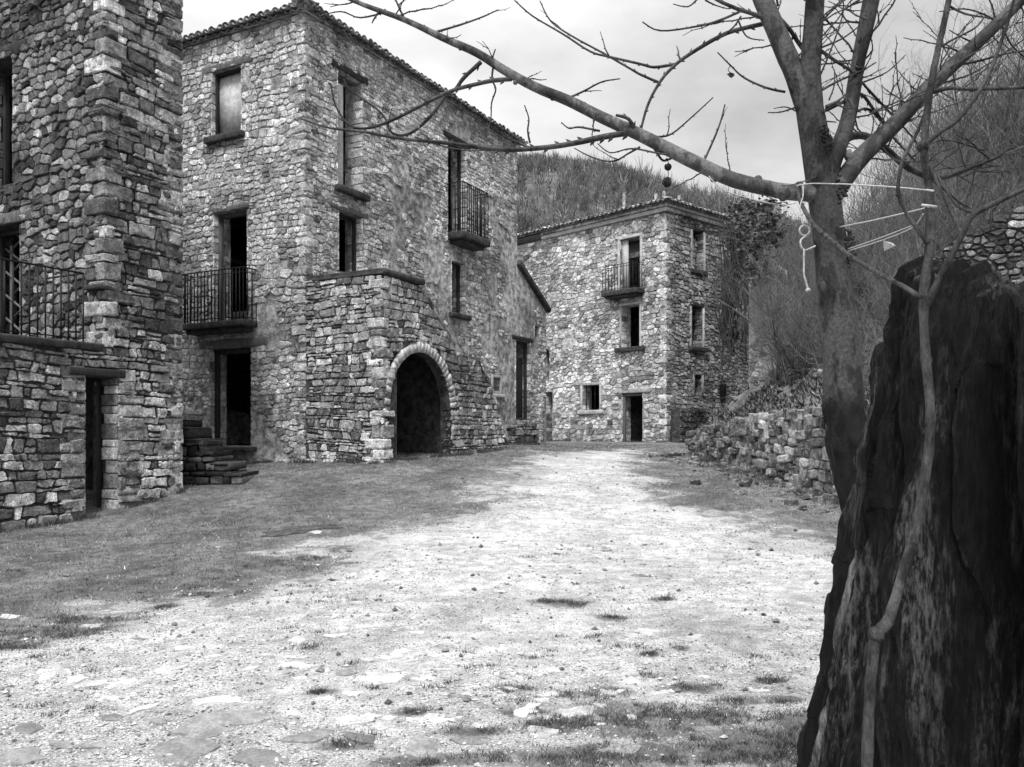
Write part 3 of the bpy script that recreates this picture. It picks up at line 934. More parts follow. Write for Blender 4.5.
# right facade
f_ = opening_frame(fr, owa, house, M['wood_pale'], 'window', w=.06, dep=-.2, bottom=False, sides=(0, 0))
slab_part('shutter', fr, owa['u0'] + .006, owa['u0'] + .30, owa['z0'] + .02, owa['z1'] - .25, -.12, -.07, M['plaster'], f_, r=.005, jit=0)
slab_part('sill', fr, owa['u0'] - .12, owa['u1'] + .12, owa['z0'] - .15, owa['z0'] - .004, -.1, .17, M['slab'], f_)
slab_part('lintel', fr, owa['u0'] - .2, owa['u1'] + .2, owa['z1'] + .004, owa['z1'] + .16, -.3, .035, M['wood_dark'], f_)
f_ = opening_frame(fr, owb, house, M['wood_dark'], 'window', w=.06, dep=-.2)
slab_part('lintel', fr, owb['u0'] - .3, owb['u1'] + .2, owb['z1'] + .004, owb['z1'] + .12, -.3, .035, M['wood_pale'], f_)
f_ = opening_frame(fr, owc, house, M['wood_dark'], 'door', w=.06, dep=-.2, bottom=False)
slab_part('lintel', fr, owc['u0'] - .2, owc['u1'] + .2, owc['z1'] + .004, owc['z1'] + .16, -.3, .04, M['wood_dark'], f_)
balcony(fr, fr.u_at(447.5), fr.u_at(474), fr.z_at(458, 236), .5, house, rail_h=fr.z_at(455, 188) - fr.z_at(455, 236), thick=.2)
f_ = opening_frame(fr, owd, house, M['wood_dark'], 'window', w=.06, dep=-.2)
slab_part('sill', fr, owd['u0'] - .12, owd['u1'] + .14, owd['z0'] - .13, owd['z0'] - .004, -.1, .15, M['slab'], f_)
f_ = opening_frame(fr, owe, house, M['plaster'], 'window', w=.08, dep=.012, d2=.03)
slab_part('sill', fr, owe['u0'] - .12, owe['u1'] + .12, owe['z0'] - .1, owe['z0'] - .004, -.1, .1, M['plaster'], f_)
f_ = opening_frame(fr, owf, house, M['wood_dark'], 'door', w=.07, dep=-.15)
m_ = MB(); m_.box(fr.p((owf['u0'] + owf['u1']) / 2, (owf['z0'] + owf['z1']) / 2 - .2, -.25), fr.ax, ((owf['u1'] - owf['u0']) / 2 - .08, .02, (owf['z1'] - owf['z0']) / 2 - .3), r=.004)
m_.build('door_leaf', M['wood_dark'], f_)
slab_part('lintel', fr, owf['u0'] - .2, owf['u1'] + .2, owf['z1'] + .004, owf['z1'] + .13, -.3, .04, M['wood_dark'], f_)
# lean-to roof edge at the far end
lt = MB()
q0, q1 = Vector(fr.p(uE - .02, zA + .05, .12)), Vector(fr.p(uE2 + .12, zB - .02, .12))
dd = (q1 - q0).normalized(); nn = Vector((NR[0], NR[1], 0)); up_ = nn.cross(dd) * -1
if up_.z < 0: up_ = -up_
lt.box((q0 + q1) / 2 + up_ * .08 - nn * 2.2, (dd, nn, up_), ((q1 - q0).length / 2, 2.2, .09), r=.02, jit=.006)
lt.build('lean_to_roof', M['slab'], house)

# porch: landing on an arch with a stair running down along the facade
C2 = (H1[0] + .880 * 2.03, H1[1] - .474 * 2.03)
pa = Plane(*C2, DR, NR)                       # arch face
pbk = Plane(*C2, DL, NL)                      # short side face, back to the house corner
ZL = 4.86
uL = pa.u_at(421)
zc1 = pa.z_at(455, 345)
oarch = dict(u0=pa.u_at(388.5), u1=pa.u_at(450), z0=0.7, z1=pa.z_at(412, 351), rise=(pa.u_at(450) - pa.u_at(388.5)) / 2, ring=.21, jamb=.03)  # dark jamb tone puts the shade inside the arch into the reveal stones
u_a, u_b, u_c, u_d = pa.u_at(455), pa.u_at(478), pa.u_at(490), pa.u_at(507)
tops = [(0, ZL, uL, ZL - .05), (uL, ZL - .08, u_a, zc1), (u_a, pa.z_at(455, 354), u_b, pa.z_at(478, 360)), (u_b, pa.z_at(478, 360), u_c, pa.z_at(490, 385)), (u_c, pa.z_at(490, 385), u_d, pa.z_at(507, 440))]
def tone_porch(u, z, rng):
    return max(0.05, min(0.6, 0.34 * math.exp(rng.gauss(0, 0.6)) * (1 + .5 * fbm(u * .6, z * .6, 4, 3))))
mb = MB()
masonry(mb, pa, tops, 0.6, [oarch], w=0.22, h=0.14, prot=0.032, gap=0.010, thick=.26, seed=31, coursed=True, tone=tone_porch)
masonry(mb, pbk, [(0, ZL, 2.0, ZL + .06)], 0.6, [], w=0.22, h=0.14, prot=0.032, gap=0.010, thick=.5, seed=32, coursed=True, tone=tone_porch)
quoins(mb, pa, pbk, 0.95, ZL - .1, la=(.2, .42), hz=(.14, .28), tone=tone_porch, seed=14, prot=.04)
# stair body behind the sloping parapet
for (a, za, b, zb) in tops[1:]:
    p0, p1, p2, p3 = pa.p(a, za - .06, -.2), pa.p(b, zb - .06, -.2), pa.p(b, zb - .12, -1.98), pa.p(a, za - .12, -1.98)
    mb.add([p0, p1, p2, p3], [(0, 1, 2, 3)], 0, .2)
for (uu, zt_) in ((uL, ZL - .15), (u_a, zc1 - .08), (u_b, tops[2][3] - .08), (u_c, tops[3][3] - .08), (oarch['u1'] + .22, 3.6)):
    mb.add([pa.p(uu, .6, -.2), pa.p(uu, zt_ if uu != uL else ZL - .1, -.2), pa.p(uu, zt_, -1.98), pa.p(uu, .6, -1.98)] if uu != uL else [pa.p(uu, 3.9, -.2), pa.p(uu, zt_, -.2), pa.p(uu, zt_, -1.98), pa.p(uu, 3.9, -1.98)], [(0, 1, 2, 3)], 0, .2)
porch = mb.build('porch', [M['mortar_dark'], M['stone']], house, smooth=False)
vb = MB()  # added lining over the facade: porch shade put into its near-black colour
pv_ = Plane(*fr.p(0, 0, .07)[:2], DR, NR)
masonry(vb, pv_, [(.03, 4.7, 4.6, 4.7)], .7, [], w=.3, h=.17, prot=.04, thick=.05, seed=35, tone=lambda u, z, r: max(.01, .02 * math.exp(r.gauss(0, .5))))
vb.build('porch_shade_lining', [M['iron'], M['stone_dark']], porch, smooth=False)
ar = MB()
arch_ring(ar, pa, oarch, n=31, ring=.2, tone=lambda u, z, r: r.uniform(.3, .52))
ar.build('arch_ring', M['wet_stone'], porch)
cp = MB()
rr = random.Random(5)
cp.box(pa.p(uL / 2 + .02, ZL + .05, -.95), pa.ax, (uL / 2 + .06, 1.02, .055), 0, .3, r=.02, jit=.01)
cp.build('coping', M['slab'], porch)
sc_ = MB()
for (pl_, a, za, b, zb) in [(pa, *t) for t in tops[1:]]:
    d_ = Vector(pl_.p(b, zb)) - Vector(pl_.p(a, za)); L = d_.length; d_.normalize()
    n_ = Vector((NR[0], NR[1], 0)); w_ = n_.cross(d_)
    if w_.z < 0: w_ = -w_
    k = max(1, int(L / .26))
    for i in range(k):
        c = Vector(pl_.p(a, za)) + d_ * (L * (i + .5) / k) - n_ * .18 + w_ * rr.uniform(-.025, .015)
        sc_.box(c, (d_, n_, w_), (L / k / 2 - .006, .22, .045 * rr.uniform(.7, 1.3)), 0, tone_porch(a + i * .26, za, rr) * .8, r=.025, jit=.018, rng=rr)
sc_.build('stair_coping', M['stone'], porch, smooth=False)
# rubble plinth along the foot of the facade beyond the stair
mb = MB()
pp = Plane(fr.p(0, 0, .55)[0], fr.p(0, 0, .55)[1], DR, NR)
PU = (pp.u_at(505), pp.u_at(537))
masonry(mb, pp, [(PU[0], pp.z_at(505, 424), PU[1], pp.z_at(537, 424))], 0.9, [], w=.3, h=.17, prot=.05, gap=.012, thick=.5, seed=33, coursed=True, tone=lambda u, z, r: max(.03, .16 * math.exp(r.gauss(0, .5))))
mb.build('plinth', [M['mortar_dark'], M['stone']], house, smooth=False)

# ================================================================== STEPS beside the main house
st = MB()
rs = random.Random(8)
sp = Plane(-6.9, 15.95, (1, .0), (0, -1))
base_z = 0.55
prof = [(0.85, 1.98), (1.05, 1.75), (1.26, 1.53), (1.46, 1.30), (1.72, 1.10), (1.98, .90)]
z = base_z
while z < 1.98:
    hh = rs.choice((.10, .13, .16, .2))
    umax = max([u for (u, zz) in prof if zz >= z + hh * .6] + [.6])
    u = -.6
    while u < umax:
        ww = min(rs.uniform(.14, .42), umax - u)
        if ww < .05: break
        st.box(sp.p(u + ww / 2, z + hh / 2, -.5), sp.ax, (ww / 2 - .008, .55 + rs.uniform(-.02, .02), hh / 2 - .008), 0, rs.choice((.015, .02, .03, .04, .06, .12)), r=.026, jit=.018, rng=rs)
        u += ww
    z += hh
for (u, zz) in prof:
    st.box(sp.p(u - .2, zz - .03, -.5), sp.ax, (.17, .56, .03), 0, .04, r=.02, jit=.014, rng=rs)
o = st.build('stone_steps', M['wet_stone'], loc=(-5.2, 16, .6))
tag(o, 'flight of dark mossy stone steps climbing left beneath the lower house door', 'steps')

# ================================================================== NEAR LEFT BUILDING with terrace
T0 = (-6.56, 14.0)
tower = empty('ruined_stone_house', (T0[0], T0[1], .3), 'near dark stone building at far left with railed terrace and low black doorway', 'building')
tr = Plane(*T0, DR, NR)
tl = Plane(*T0, DL, NL)
uT = tr.u_at(181)
ZTT = 10.2
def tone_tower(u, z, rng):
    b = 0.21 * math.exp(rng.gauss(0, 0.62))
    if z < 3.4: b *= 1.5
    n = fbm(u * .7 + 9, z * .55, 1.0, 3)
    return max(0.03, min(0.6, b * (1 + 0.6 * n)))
odt = tr.op(84, 117, 377, 517, plainjamb=False)
ZTER = tr.z_at(98, 350)
mb = MB()
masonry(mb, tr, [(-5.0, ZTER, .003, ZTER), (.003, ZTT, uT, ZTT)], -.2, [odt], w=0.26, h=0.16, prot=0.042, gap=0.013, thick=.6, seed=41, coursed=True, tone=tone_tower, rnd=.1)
rj = random.Random(77)
quoins(mb, tr, tl, ZTER + .05, ZTT - .1, la=(.22, .52), hz=(.1, .30), tone=tone_tower, seed=15, prot=.055)
# free end of the wall: squared blocks
ez = .35
pend = Plane(*tr.p(uT, 0)[:2], DL, DR)
while ez < ZTT - .2:
    hh = rj.uniform(.14, .32); L = rj.uniform(.25, .6)
    mb.box(tr.p(uT - L / 2 + .03, ez + hh / 2, -L / 2 * .8 + .03), tr.ax, (L / 2, L / 2 * .8, hh / 2 - .012), 1, tone_tower(1, ez, rj), r=.035, jit=.014, rng=rj)
    ez += hh
# ground floor in coursed blocks at the door pier
pz = .3
while pz < 2.6:
    hh = rj.uniform(.15, .25); L = rj.uniform(.3, .5)
    mb.box(tr.p(odt['u1'] + L / 2 + .004, pz + hh / 2, -.15), tr.ax, (L / 2, .2, hh / 2 - .012), 1, rj.uniform(.22, .5), r=.03, jit=.012, rng=rj)
    L = rj.uniform(.25, .45)
    mb.box(tr.p(odt['u0'] - L / 2 - .004, pz + hh / 2, -.15), tr.ax, (L / 2, .2, hh / 2 - .012), 1, rj.uniform(.14, .4), r=.03, jit=.012, rng=rj)
    pz += hh
mb.build('wall', [M['mortar_dark'], M['stone_dark']], tower, smooth=False)
mb = MB()
otw = tl.op(-14, 14, 62, 186)
otd = tl.op(-16, 21, 226, 345)
otd['z0'] = ZTER + .02
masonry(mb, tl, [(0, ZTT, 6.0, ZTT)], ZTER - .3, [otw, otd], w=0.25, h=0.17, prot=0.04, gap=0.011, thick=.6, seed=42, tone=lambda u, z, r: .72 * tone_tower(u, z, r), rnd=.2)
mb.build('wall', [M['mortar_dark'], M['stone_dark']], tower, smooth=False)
bk = MB()
c = tr.p(uT - .3, 5, -3.2); bk.box(c, tr.ax, (.28, 2.5, 5.1), 0, .2)
c = tr.p(.6 - 3, ZTER / 2 - .2, -3.5)
c = tl.p(6.0 - .3, 5, 0.0); bk.box(tl.p(5.7, 5.0, -1.2), tl.ax, (.28, .57, 5.1), 0, .2)
bk.box(tl.p(3.2, 5.0, -uT + .02), tl.ax, (2.5, .25, 5.1), 0, .2)
bk.build('wall', M['mortar_dark'], tower)
# terrace floor and its railing
s_ = MB()
s_.box(tr.p(-2.55, ZTER + .04, -1.9), tr.ax, (2.46, 2.0, .055), r=.02, jit=.006)
ter = s_.build('terrace', M['slab'], tower)
r_ = MB()
zr = tr.z_at(40, 266)
ur0, ur1 = -4.8, tr.u_at(82)
r_.tube([tr.p(ur0, zr, .03), tr.p(ur1, zr, .03)], .016, 6)
r_.tube([tr.p(ur0, ZTER + .15, .03), tr.p(ur1, ZTER + .15, .03)], .011, 6)
k = 0
u = ur1
while u > ur0:
    r_.tube([tr.p(u, ZTER + .06, .03), tr.p(u, zr, .03)], .0125, 6); u -= .125
r_.tube([tr.p(ur1, zr, .03), tr.p(ur1, zr, -.9)], .016, 6)
r_.build('railing', M['iron'], ter)
f_ = opening_frame(tl, otd, tower, M['wood_dark'], 'door', w=.08, dep=-.3, bottom=False)
slab_part('lintel', tl, otd['u0'] - .35, otd['u1'] + .3, otd['z1'] + .004, otd['z1'] + .2, -.4, .05, M['wood_pale'], f_)
lf = MB()                                            # plank leaf with a diagonal lattice, half open
uu0, uu1 = otd['u0'] + .12, otd['u1'] - .1
for k in range(4):
    uu = uu0 + .12 + k * .30
    lf.box(tl.p(uu, (otd['z0'] + otd['z1']) / 2 - .1, -.36), tl.ax, (.035, .02, (otd['z1'] - otd['z0']) / 2 - .15), r=.004)
for k in range(5):
    zz = otd['z0'] + .25 + k * .42
    a, b = Vector(tl.p(uu0, zz, -.335)), Vector(tl.p(uu1, zz + .5, -.335))
    lf.tube([a, b], .025, 4)
    a, b = Vector(tl.p(uu0, zz + .5, -.385)), Vector(tl.p(uu1, zz, -.385))
    lf.tube([a, b], .025, 4)
lf.build('door_leaf', M['wood_pale'], f_)
f_ = opening_frame(tl, otw, tower, M['wood_dark'], 'window', w=.07, dep=-.35)
slab_part('lintel', tl, otw['u0'] - .4, otw['u1'] + .3, otw['z1'] + .004, otw['z1'] + .24, -.4, .05, M['wood_dark'], f_)
f_ = opening_frame(tr, odt, tower, M['iron'], 'door', w=.05, dep=-.4, bottom=False)  # near-black frame: the doorway's darkness put into its colour
slab_part('lintel', tr, odt['u0'] - .28, odt['u1'] + .12, odt['z1'] + .004, odt['z1'] + .13, -.4, .07, M['wood_dark'], f_)
slab_part('ledge', tl, -.06, .34, ZTER + .98, ZTER + 1.06, -.1, .16, M['slab'], tower)

# ================================================================== FAR HOUSE
F0 = (6.39, 36.0)
fdl, fdr = (-.683, .730), (.730, .683)
farh = empty('stone_house', (F0[0], F0[1], 1.28), 'three storey stone house at the end of the track with pale window surrounds', 'house')
bl = Plane(*F0, fdl, (-.730, -.683))
br = Plane(*F0, fdr, (.683, -.730))
ZF = bl.z_at(664, 212)
def tone_far(u, z, rng):
    return max(.06, min(.7, .42 * math.exp(rng.gauss(0, .5)) * (1 + .4 * fbm(u * .3, z * .3, 6, 3))))
def tone_far_shade(u, z, rng):  # right face: shading put into the colour as darker stones and mortar
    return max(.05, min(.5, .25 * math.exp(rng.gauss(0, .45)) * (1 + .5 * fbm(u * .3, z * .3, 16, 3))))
o1 = bl.op(620.5, 640.5, 238, 297); o2 = bl.op(622, 640, 305, 347); o3 = bl.op(583, 600, 385, 410); o4 = bl.op(622, 643, 393, 443.5)
o8 = bl.op(543, 550, 350, 381); o9 = bl.op(545, 553, 392, 445)
mb = MB()
masonry(mb, bl, [(0, ZF, 11.5, ZF)], .8, [o1, o2, o3, o4, o8, o9], w=.32, h=.2, prot=.035, gap=.012, thick=.6, seed=51, tone=tone_far, rnd=.3, drop=lambda u, z, r: fbm(u * .4, z * .4, 3, 3) > .55)
quoins(mb, bl, br, 1.1, ZF - .1, la=(.3, .6), hz=(.2, .4), tone=tone_far, seed=6)
mb.build('wall', [M['mortar'], M['stone']], farh, smooth=False)
mb = MB()
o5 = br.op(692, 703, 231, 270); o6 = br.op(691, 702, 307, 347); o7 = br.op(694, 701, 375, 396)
masonry(mb, br, [(0, ZF, 6.6, ZF)], .8, [o5, o6, o7], w=.32, h=.2, prot=.04, gap=.014, thick=.6, seed=52, tone=tone_far_shade, rnd=.3)
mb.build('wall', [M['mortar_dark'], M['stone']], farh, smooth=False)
bk = MB()
bk.box(bl.p(11.25, ZF / 2 + .3, -3.4), bl.ax, (.24, 2.8, ZF / 2 - .35), 0, .3)
bk.box(br.p(6.35, ZF / 2 + .3, -6.0), br.ax, (.24, 5.2, ZF / 2 - .352), 0, .3)
bk.build('wall', M['mortar'], farh)
fls = MB()
for z in (4.3, 7.7): fls.box(bl.p(5.75, z, -3.4), bl.ax, (5.2, 2.7, .12))
fls.build('floor', M['wood_dark'], farh)
mb = MB()
tile_roof(mb, bl, -.35, 11.8, ZF + .36, .42, R(15), 3.3, seed=23, spacing=.26, hipL=.95)
tile_roof(mb, br, -.35, 6.9, ZF + .36, .42, R(15), 3.3, seed=24, spacing=.26, hipL=.95)
A_ = [bl.p(-.1, ZF + .3, .1), bl.p(11.6, ZF + .3, .1), bl.p(11.6, ZF + .3, -6.5), bl.p(-.1, ZF + .3, -6.5), bl.p(3.5, ZF + 1.1, -3.3), bl.p(11.5, ZF + 1.1, -3.3)]
mb.add(A_, [(0, 1, 5, 4), (1, 2, 5), (2, 3, 4, 5), (3, 0, 4), (3, 2, 1, 0)], 0, .1)
rf = mb.build('roof', M['tile'], farh)
u9 = bl.u_at(543)
slab_part('cornice', bl, -.15, u9, ZF + .002, ZF + .18, -.4, .14, M['plaster'], rf, r=.03)
slab_part('cornice', bl, -.24, u9, ZF + .183, ZF + .34, -.4, .23, M['mortar'], rf, r=.03)
slab_part('cornice', br, .003, 6.6, ZF + .004, ZF + .18, -.4, .14, M['mortar'], rf, r=.03)
slab_part('cornice', br, .003, 6.6, ZF + .185, ZF + .34, -.4, .23, M['plaster'], rf, r=.03)
for (px, h_) in ((624, .55), (656, .5), (664, .62), (679, .45)):
    m_ = MB(); c = at(px, 200, 39.5)
    m_.box((c.x, c.y, ZF + 1.0 + h_ / 2), ((1, 0, 0), (0, 1, 0), (0, 0, 1)), (.06, .06, h_ / 2 + .2), r=.01)
    m_.build('chimney', M['mortar'], rf)
def surround(pl, o, w, parent, mat, top=True):
    m = MB()
    for (a, b) in ((o['u0'] - w, o['u0'] - .003), (o['u1'] + .003, o['u1'] + w)):
        m.box(pl.p((a + b) / 2, (o['z0'] + o['z1']) / 2, .02), pl.ax, ((b - a) / 2, .035, (o['z1'] - o['z0']) / 2), 0, .5, r=.008, jit=.004)
    if top: m.box(pl.p((o['u0'] + o['u1']) / 2, o['z1'] + w / 2 + .003, .02), pl.ax, ((o['u1'] - o['u0']) / 2 + w, .037, w / 2), 0, .5, r=.008, jit=.004)
    return m.build('window', mat, parent)
f_ = surround(bl, o1, .12, farh, M['plaster'])
m_ = MB(); m_.box(bl.p(o1['u1'] - .19, (o1['z0'] + o1['z1']) / 2, -.1), bl.ax, (.17, .03, (o1['z1'] - o1['z0']) / 2 - .02)); m_.build('shutter', M['plaster'], f_)
slab_part('lintel', bl, o1['u0'] - .2, o1['u1'] + .2, o1['z1'] + .21, o1['z1'] + .55, -.1, .04, M['mortar'], f_)
balcony(bl, bl.u_at(645), bl.u_at(611), bl.z_at(628, 291), .6, farh, rail_h=bl.z_at(628, 266) - bl.z_at(628, 291), step=.16, thick=.22)
f_ = surround(bl, o2, .11, farh, M['plaster']); slab_part('sill', bl, o2['u0'] - .3, o2['u1'] + .3, o2['z0'] - .2, o2['z0'] - .004, -.1, .18, M['slab'], f_)
f_ = surround(bl, o3, .11, farh, M['plaster']); slab_part('sill', bl, o3['u0'] - .25, o3['u1'] + .25, o3['z0'] - .18, o3['z0'] - .004, -.1, .12, M['plaster'], f_)
m_ = MB()
for k in range(4):
    uu = o3['u0'] + (o3['u1'] - o3['u0']) * (k + .5) / 4; m_.tube([bl.p(uu, o3['z0'], -.1), bl.p(uu, o3['z1'], -.1)], .018, 5)
m_.build('bars', M['iron'], f_)
f_ = opening_frame(bl, o4, farh, M['wood_pale'], 'door', w=.12, dep=-.1, bottom=False, sides=(0, 1))
slab_part('lintel', bl, o4['u0'] - .4, o4['u1'] + .45, o4['z1'] + .004, o4['z1'] + .22, -.3, .05, M['plaster'], f_)
f_ = surround(br, o5, .12, farh, M['plaster'], False)
slab_part('sill', br, o5['u0'] - .2, o5['u1'] + .2, o5['z0'] - .2, o5['z0'] - .004, -.1, .15, M['slab'], f_)
inf = MB()                                                   # window half blocked with rubble
pin = Plane(*br.p(0, 0, -.35)[:2], fdr, (.683, -.730))
masonry(inf, pin, [(o5['u0'] + .004, o5['z1'] - .5, (o5['u0'] + o5['u1']) / 2, o5['z1'] - .9), ((o5['u0'] + o5['u1']) / 2, o5['z1'] - .2, o5['u1'] - .004, o5['z1'] - .1)], o5['z0'], [], w=.34, h=.28, prot=.06, thick=.2, seed=53, tone=tone_far)
inf.build('rubble_filling', [M['mortar_dark'], M['stone']], f_, smooth=False)
f_ = surround(br, o6, .12, farh, M['plaster'], False); slab_part('sill', br, o6['u0'] - .25, o6['u1'] + .25, o6['z0'] - .2, o6['z0'] - .004, -.1, .2, M['slab'], f_)
slab_part('lintel', br, o6['u0'] - .1, o6['u1'] + .1, o6['z1'] + .004, o6['z1'] + .2, -.3, .06, M['wood_dark'], f_)
f_ = surround(br, o7, .12, farh, M['mortar']); 
slab_part('drain_pipe', br, br.u_at(719), br.u_at(722), br.z_at(720, 396), br.z_at(720, 384), .02, .25, M['iron'], farh)
# dark stub wall on the shaded corner
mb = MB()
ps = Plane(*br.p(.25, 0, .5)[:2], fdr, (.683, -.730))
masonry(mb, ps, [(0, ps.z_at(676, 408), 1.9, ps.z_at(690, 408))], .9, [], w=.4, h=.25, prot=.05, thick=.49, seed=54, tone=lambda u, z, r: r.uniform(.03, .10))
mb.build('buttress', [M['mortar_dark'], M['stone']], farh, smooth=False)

#@@LANDSCAPE
# ================================================================== RIGHT BANK, dry stone wall, old walls
WX_Y = [(4, 7.2), (9, 6.3), (12, 5.75), (14, 5.32), (16, 4.98), (20, 4.80), (23.2, 4.90), (25, 5.5), (30, 6.6), (36, 7.4), (42, 9.2), (50, 11)]
def wallx(y): return float(np.interp(y, [a for a, b in WX_Y], [b for a, b in WX_Y]))
def bank_z(x, y):
    r = x - wallx(y)
    base = float(np.interp(y, [4, 14, 24, 28, 36, 50], [1.65, 1.95, 1.78, 1.6, 1.45, 1.4]))
    e = max(0.0, r - .25)
    z = base + .80 * min(e, 2.6) + .55 * max(0.0, min(e - 2.6, 9)) + .25 * max(0, e - 11.6)
    k = min(1.0, .25 + e / .5)
    return z + k * (.22 * fbm(x * .5, y * .5, 4, 3) + .10 * fbm(x * 1.7, y * 1.7, 9, 3))
bk = MB()
bys = list(np.linspace(3, 12, 24)) + list(np.linspace(12.3, 42, 110)) + list(np.linspace(43, 75, 12))
brs = [-0.02, .02, .12, .25] + list(np.linspace(.45, 7, 44)) + list(np.linspace(7.6, 22, 22)) + [30, 45, 70]
vs = []
for y in bys:
    for i, r in enumerate(brs):
        x = wallx(y) + .35 + r
        vs.append((x, y, bank_z(x, y) if i > 0 else gz(x, y) - .3))
nb = len(brs)
fs = [(i * nb + j, i * nb + j + 1, (i + 1) * nb + j + 1, (i + 1) * nb + j) for i in range(len(bys) - 1) for j in range(nb - 1)]
bk.add(vs, fs, 0, .1)
tag(bk.build('bank', M['soil']), kind='structure')

rw = random.Random(61)
dw = MB()
ys = list(np.linspace(5, 23.4, 260))
def place_stone(mb, x, y, z, tdir, L, Hh, D, tone, rng, tilt=.12):
    t = Vector((tdir[0], tdir[1], rng.uniform(-tilt, tilt))).normalized()
    n = Vector((t.y, -t.x, rng.uniform(-.1, .1))).normalized()
    u = t.cross(n).normalized()
    mb.box((x, y, z), (t, n, u), (L / 2, D / 2, Hh / 2), 0, tone, r=min(L, Hh) * rng.uniform(.12, .3), jit=min(L, Hh) * .07, rng=rng)
y = 5.0
# course by course, bottom to top
def top_of_wall(y): return float(np.interp(y, [5, 12, 14, 16, 18, 20, 22, 24], [1.85, 2.0, 2.04, 2.05, 1.98, 1.90, 1.82, 1.7])) + .07 * fbm(y * 1.3, 0, 3, 2)
lev = 0.0
for course in range(10):
    y = 5.0 + rw.uniform(0, .3)
    while y < 23.4:
        zb = gz(wallx(y), y) - .08
        zt = top_of_wall(y)
        n = 9
        hh = (zt - zb) / n
        if course < n:
            upright = rw.random() < (.3 if course >= 6 else .06)
            L = rw.uniform(.09, .2) if upright else rw.uniform(.14, .42)
            Hc = hh * (rw.uniform(1.4, 2.2) if upright else rw.uniform(.8, 1.3))
            dy = .08
            tx, ty = wallx(y + dy) - wallx(y - dy), 2 * dy
            l_ = math.hypot(tx, ty)
            x = wallx(y) + .03 + .12 * (course / n) + rw.uniform(-.05, .05)
            place_stone(dw, x + .12, y, zb + hh * (course + .5), (tx / l_, ty / l_), L * .98, Hc, rw.uniform(.30, .5), max(.03, min(.5, .20 * math.exp(rw.gauss(0, .5)))), rw, tilt=.13)
            y += L * .93
        else: y += .5
# turned end
for k in range(70):
    x = rw.uniform(4.9, 5.5); z = rw.uniform(1.0, 1.66)
    place_stone(dw, x, 23.45 + rw.uniform(-.1, .15), z, (1, .3), rw.uniform(.18, .4), rw.uniform(.1, .2), .3, max(.04, .18 * math.exp(rw.gauss(0, .5))), rw)
o = dw.build('dry_stone_wall', M['stone'], loc=(5.3, 14, .5), smooth=False)
tag(o, 'low dry stone retaining wall of grey blocks holding the bank right of the track', 'wall')
# tumbled stones at its foot
tb = MB()
for k in range(260):
    y = rw.uniform(10.5, 23.5); x = wallx(y) - abs(rw.gauss(0, .55)) - .02
    s_ = rw.choice((.03, .04, .05, .06, .08, .13)) * rw.uniform(.7, 1.3)
    place_stone(tb, x, y, gz(x, y) + s_ * .2, (rw.uniform(-1, 1), rw.uniform(-1, 1)), s_ * 1.4, s_ * .7, s_, max(.04, .13 * math.exp(rw.gauss(0, .5))), rw, .3)
for k in range(330):                                       # scree on the bank
    y = rw.uniform(15, 36); r = abs(rw.gauss(0, 1.6)) + .3; x = wallx(y) + r + .3
    s_ = rw.choice((.04, .05, .07, .09, .12, .2)) * rw.uniform(.7, 1.3)
    place_stone(tb, x, y, bank_z(x, y) + s_ * .15, (rw.uniform(-1, 1), rw.uniform(-1, 1)), s_ * 1.5, s_ * .6, s_, max(.04, .15 * math.exp(rw.gauss(0, .6))), rw, .4)
tag(tb.build('rubble', M['stone'], smooth=False), 'loose grey stones scattered along the wall foot and over the bank', 'rubble', kind='stuff')

# fragment of a plastered wall standing on the bank beside the far house
rwp = Plane(8.45, 30.6, (.93, -.36), (-.36, -.93))
mb = MB()
masonry(mb, rwp, [(-.1, 8.6, 0.4, 8.9), (.4, 8.5, .8, 8.2), (.8, 7.6, 1.2, 7.3), (1.2, 6.6, 1.7, 6.2), (1.7, 5.4, 2.3, 5.0), (2.3, 4.3, 3.2, 3.9)], 1.6, [], w=.34, h=.22, prot=.035, thick=.6, seed=62, tone=lambda u, z, r: max(.1, .36 * math.exp(r.gauss(0, .4))), drop=lambda u, z, r: fbm(u * .9, z * .9, 2, 3) > .05)
o = mb.build('ruined_wall', [M['plaster'], M['stone']], loc=rwp.p(1.5, 3.5), smooth=False)
tag(o, 'broken end of a pale plastered wall rising from the bank beside the far house', 'wall')
# stone house wall at the upper right
sw = Plane(6.95, 14.6, (.93, -.36), (-.36, -.93))
mb = MB()
masonry(mb, sw, [(0, 4.5, .5, 4.9), (.5, 4.95, 1.3, 5.3), (1.3, 5.35, 3.8, 5.75)], 2.6, [], w=.19, h=.13, prot=.045, gap=.014, thick=.6, seed=63, tone=lambda u, z, r: max(.03, .13 * math.exp(r.gauss(0, .5))), rnd=.3)
o = mb.build('stone_wall', [M['mortar_dark'], M['stone_dark']], loc=sw.p(1, 3.4), smooth=False)
tag(o, 'rubble stone wall half hidden by bare brush at the far right edge', 'wall')

# ================================================================== HILL with bare wood
HILLC = [(-400, 40), (-200, 48), (-40, 51), (1, 51.0), (8, 50.8), (17, 49.2), (26, 46.6), (34, 44.2), (40, 42), (55, 36), (80, 28), (130, 34), (250, 30), (500, 20)]
def hill_z(x, y):
    c = float(np.interp(x, [a for a, b in HILLC], [b for a, b in HILLC]))
    t = max(0.0, min(1.0, (y - 62) / 98.0))
    t = t * t * (3 - 2 * t) * .35 + t * .65
    return 1.2 + (c - 1.2) * t + 1.6 * t * fbm(x * .03, y * .03, 1, 3) * (1 if y < 175 else 1)
hb = MB()
hx = list(np.linspace(-400, -60, 14)) + list(np.linspace(-55, 130, 75)) + list(np.linspace(140, 500, 18))
hy = list(np.linspace(60, 170, 50)) + [185, 210, 260, 330]
vs = [(x, y, hill_z(x, y)) for y in hy for x in hx]
nh = len(hx)
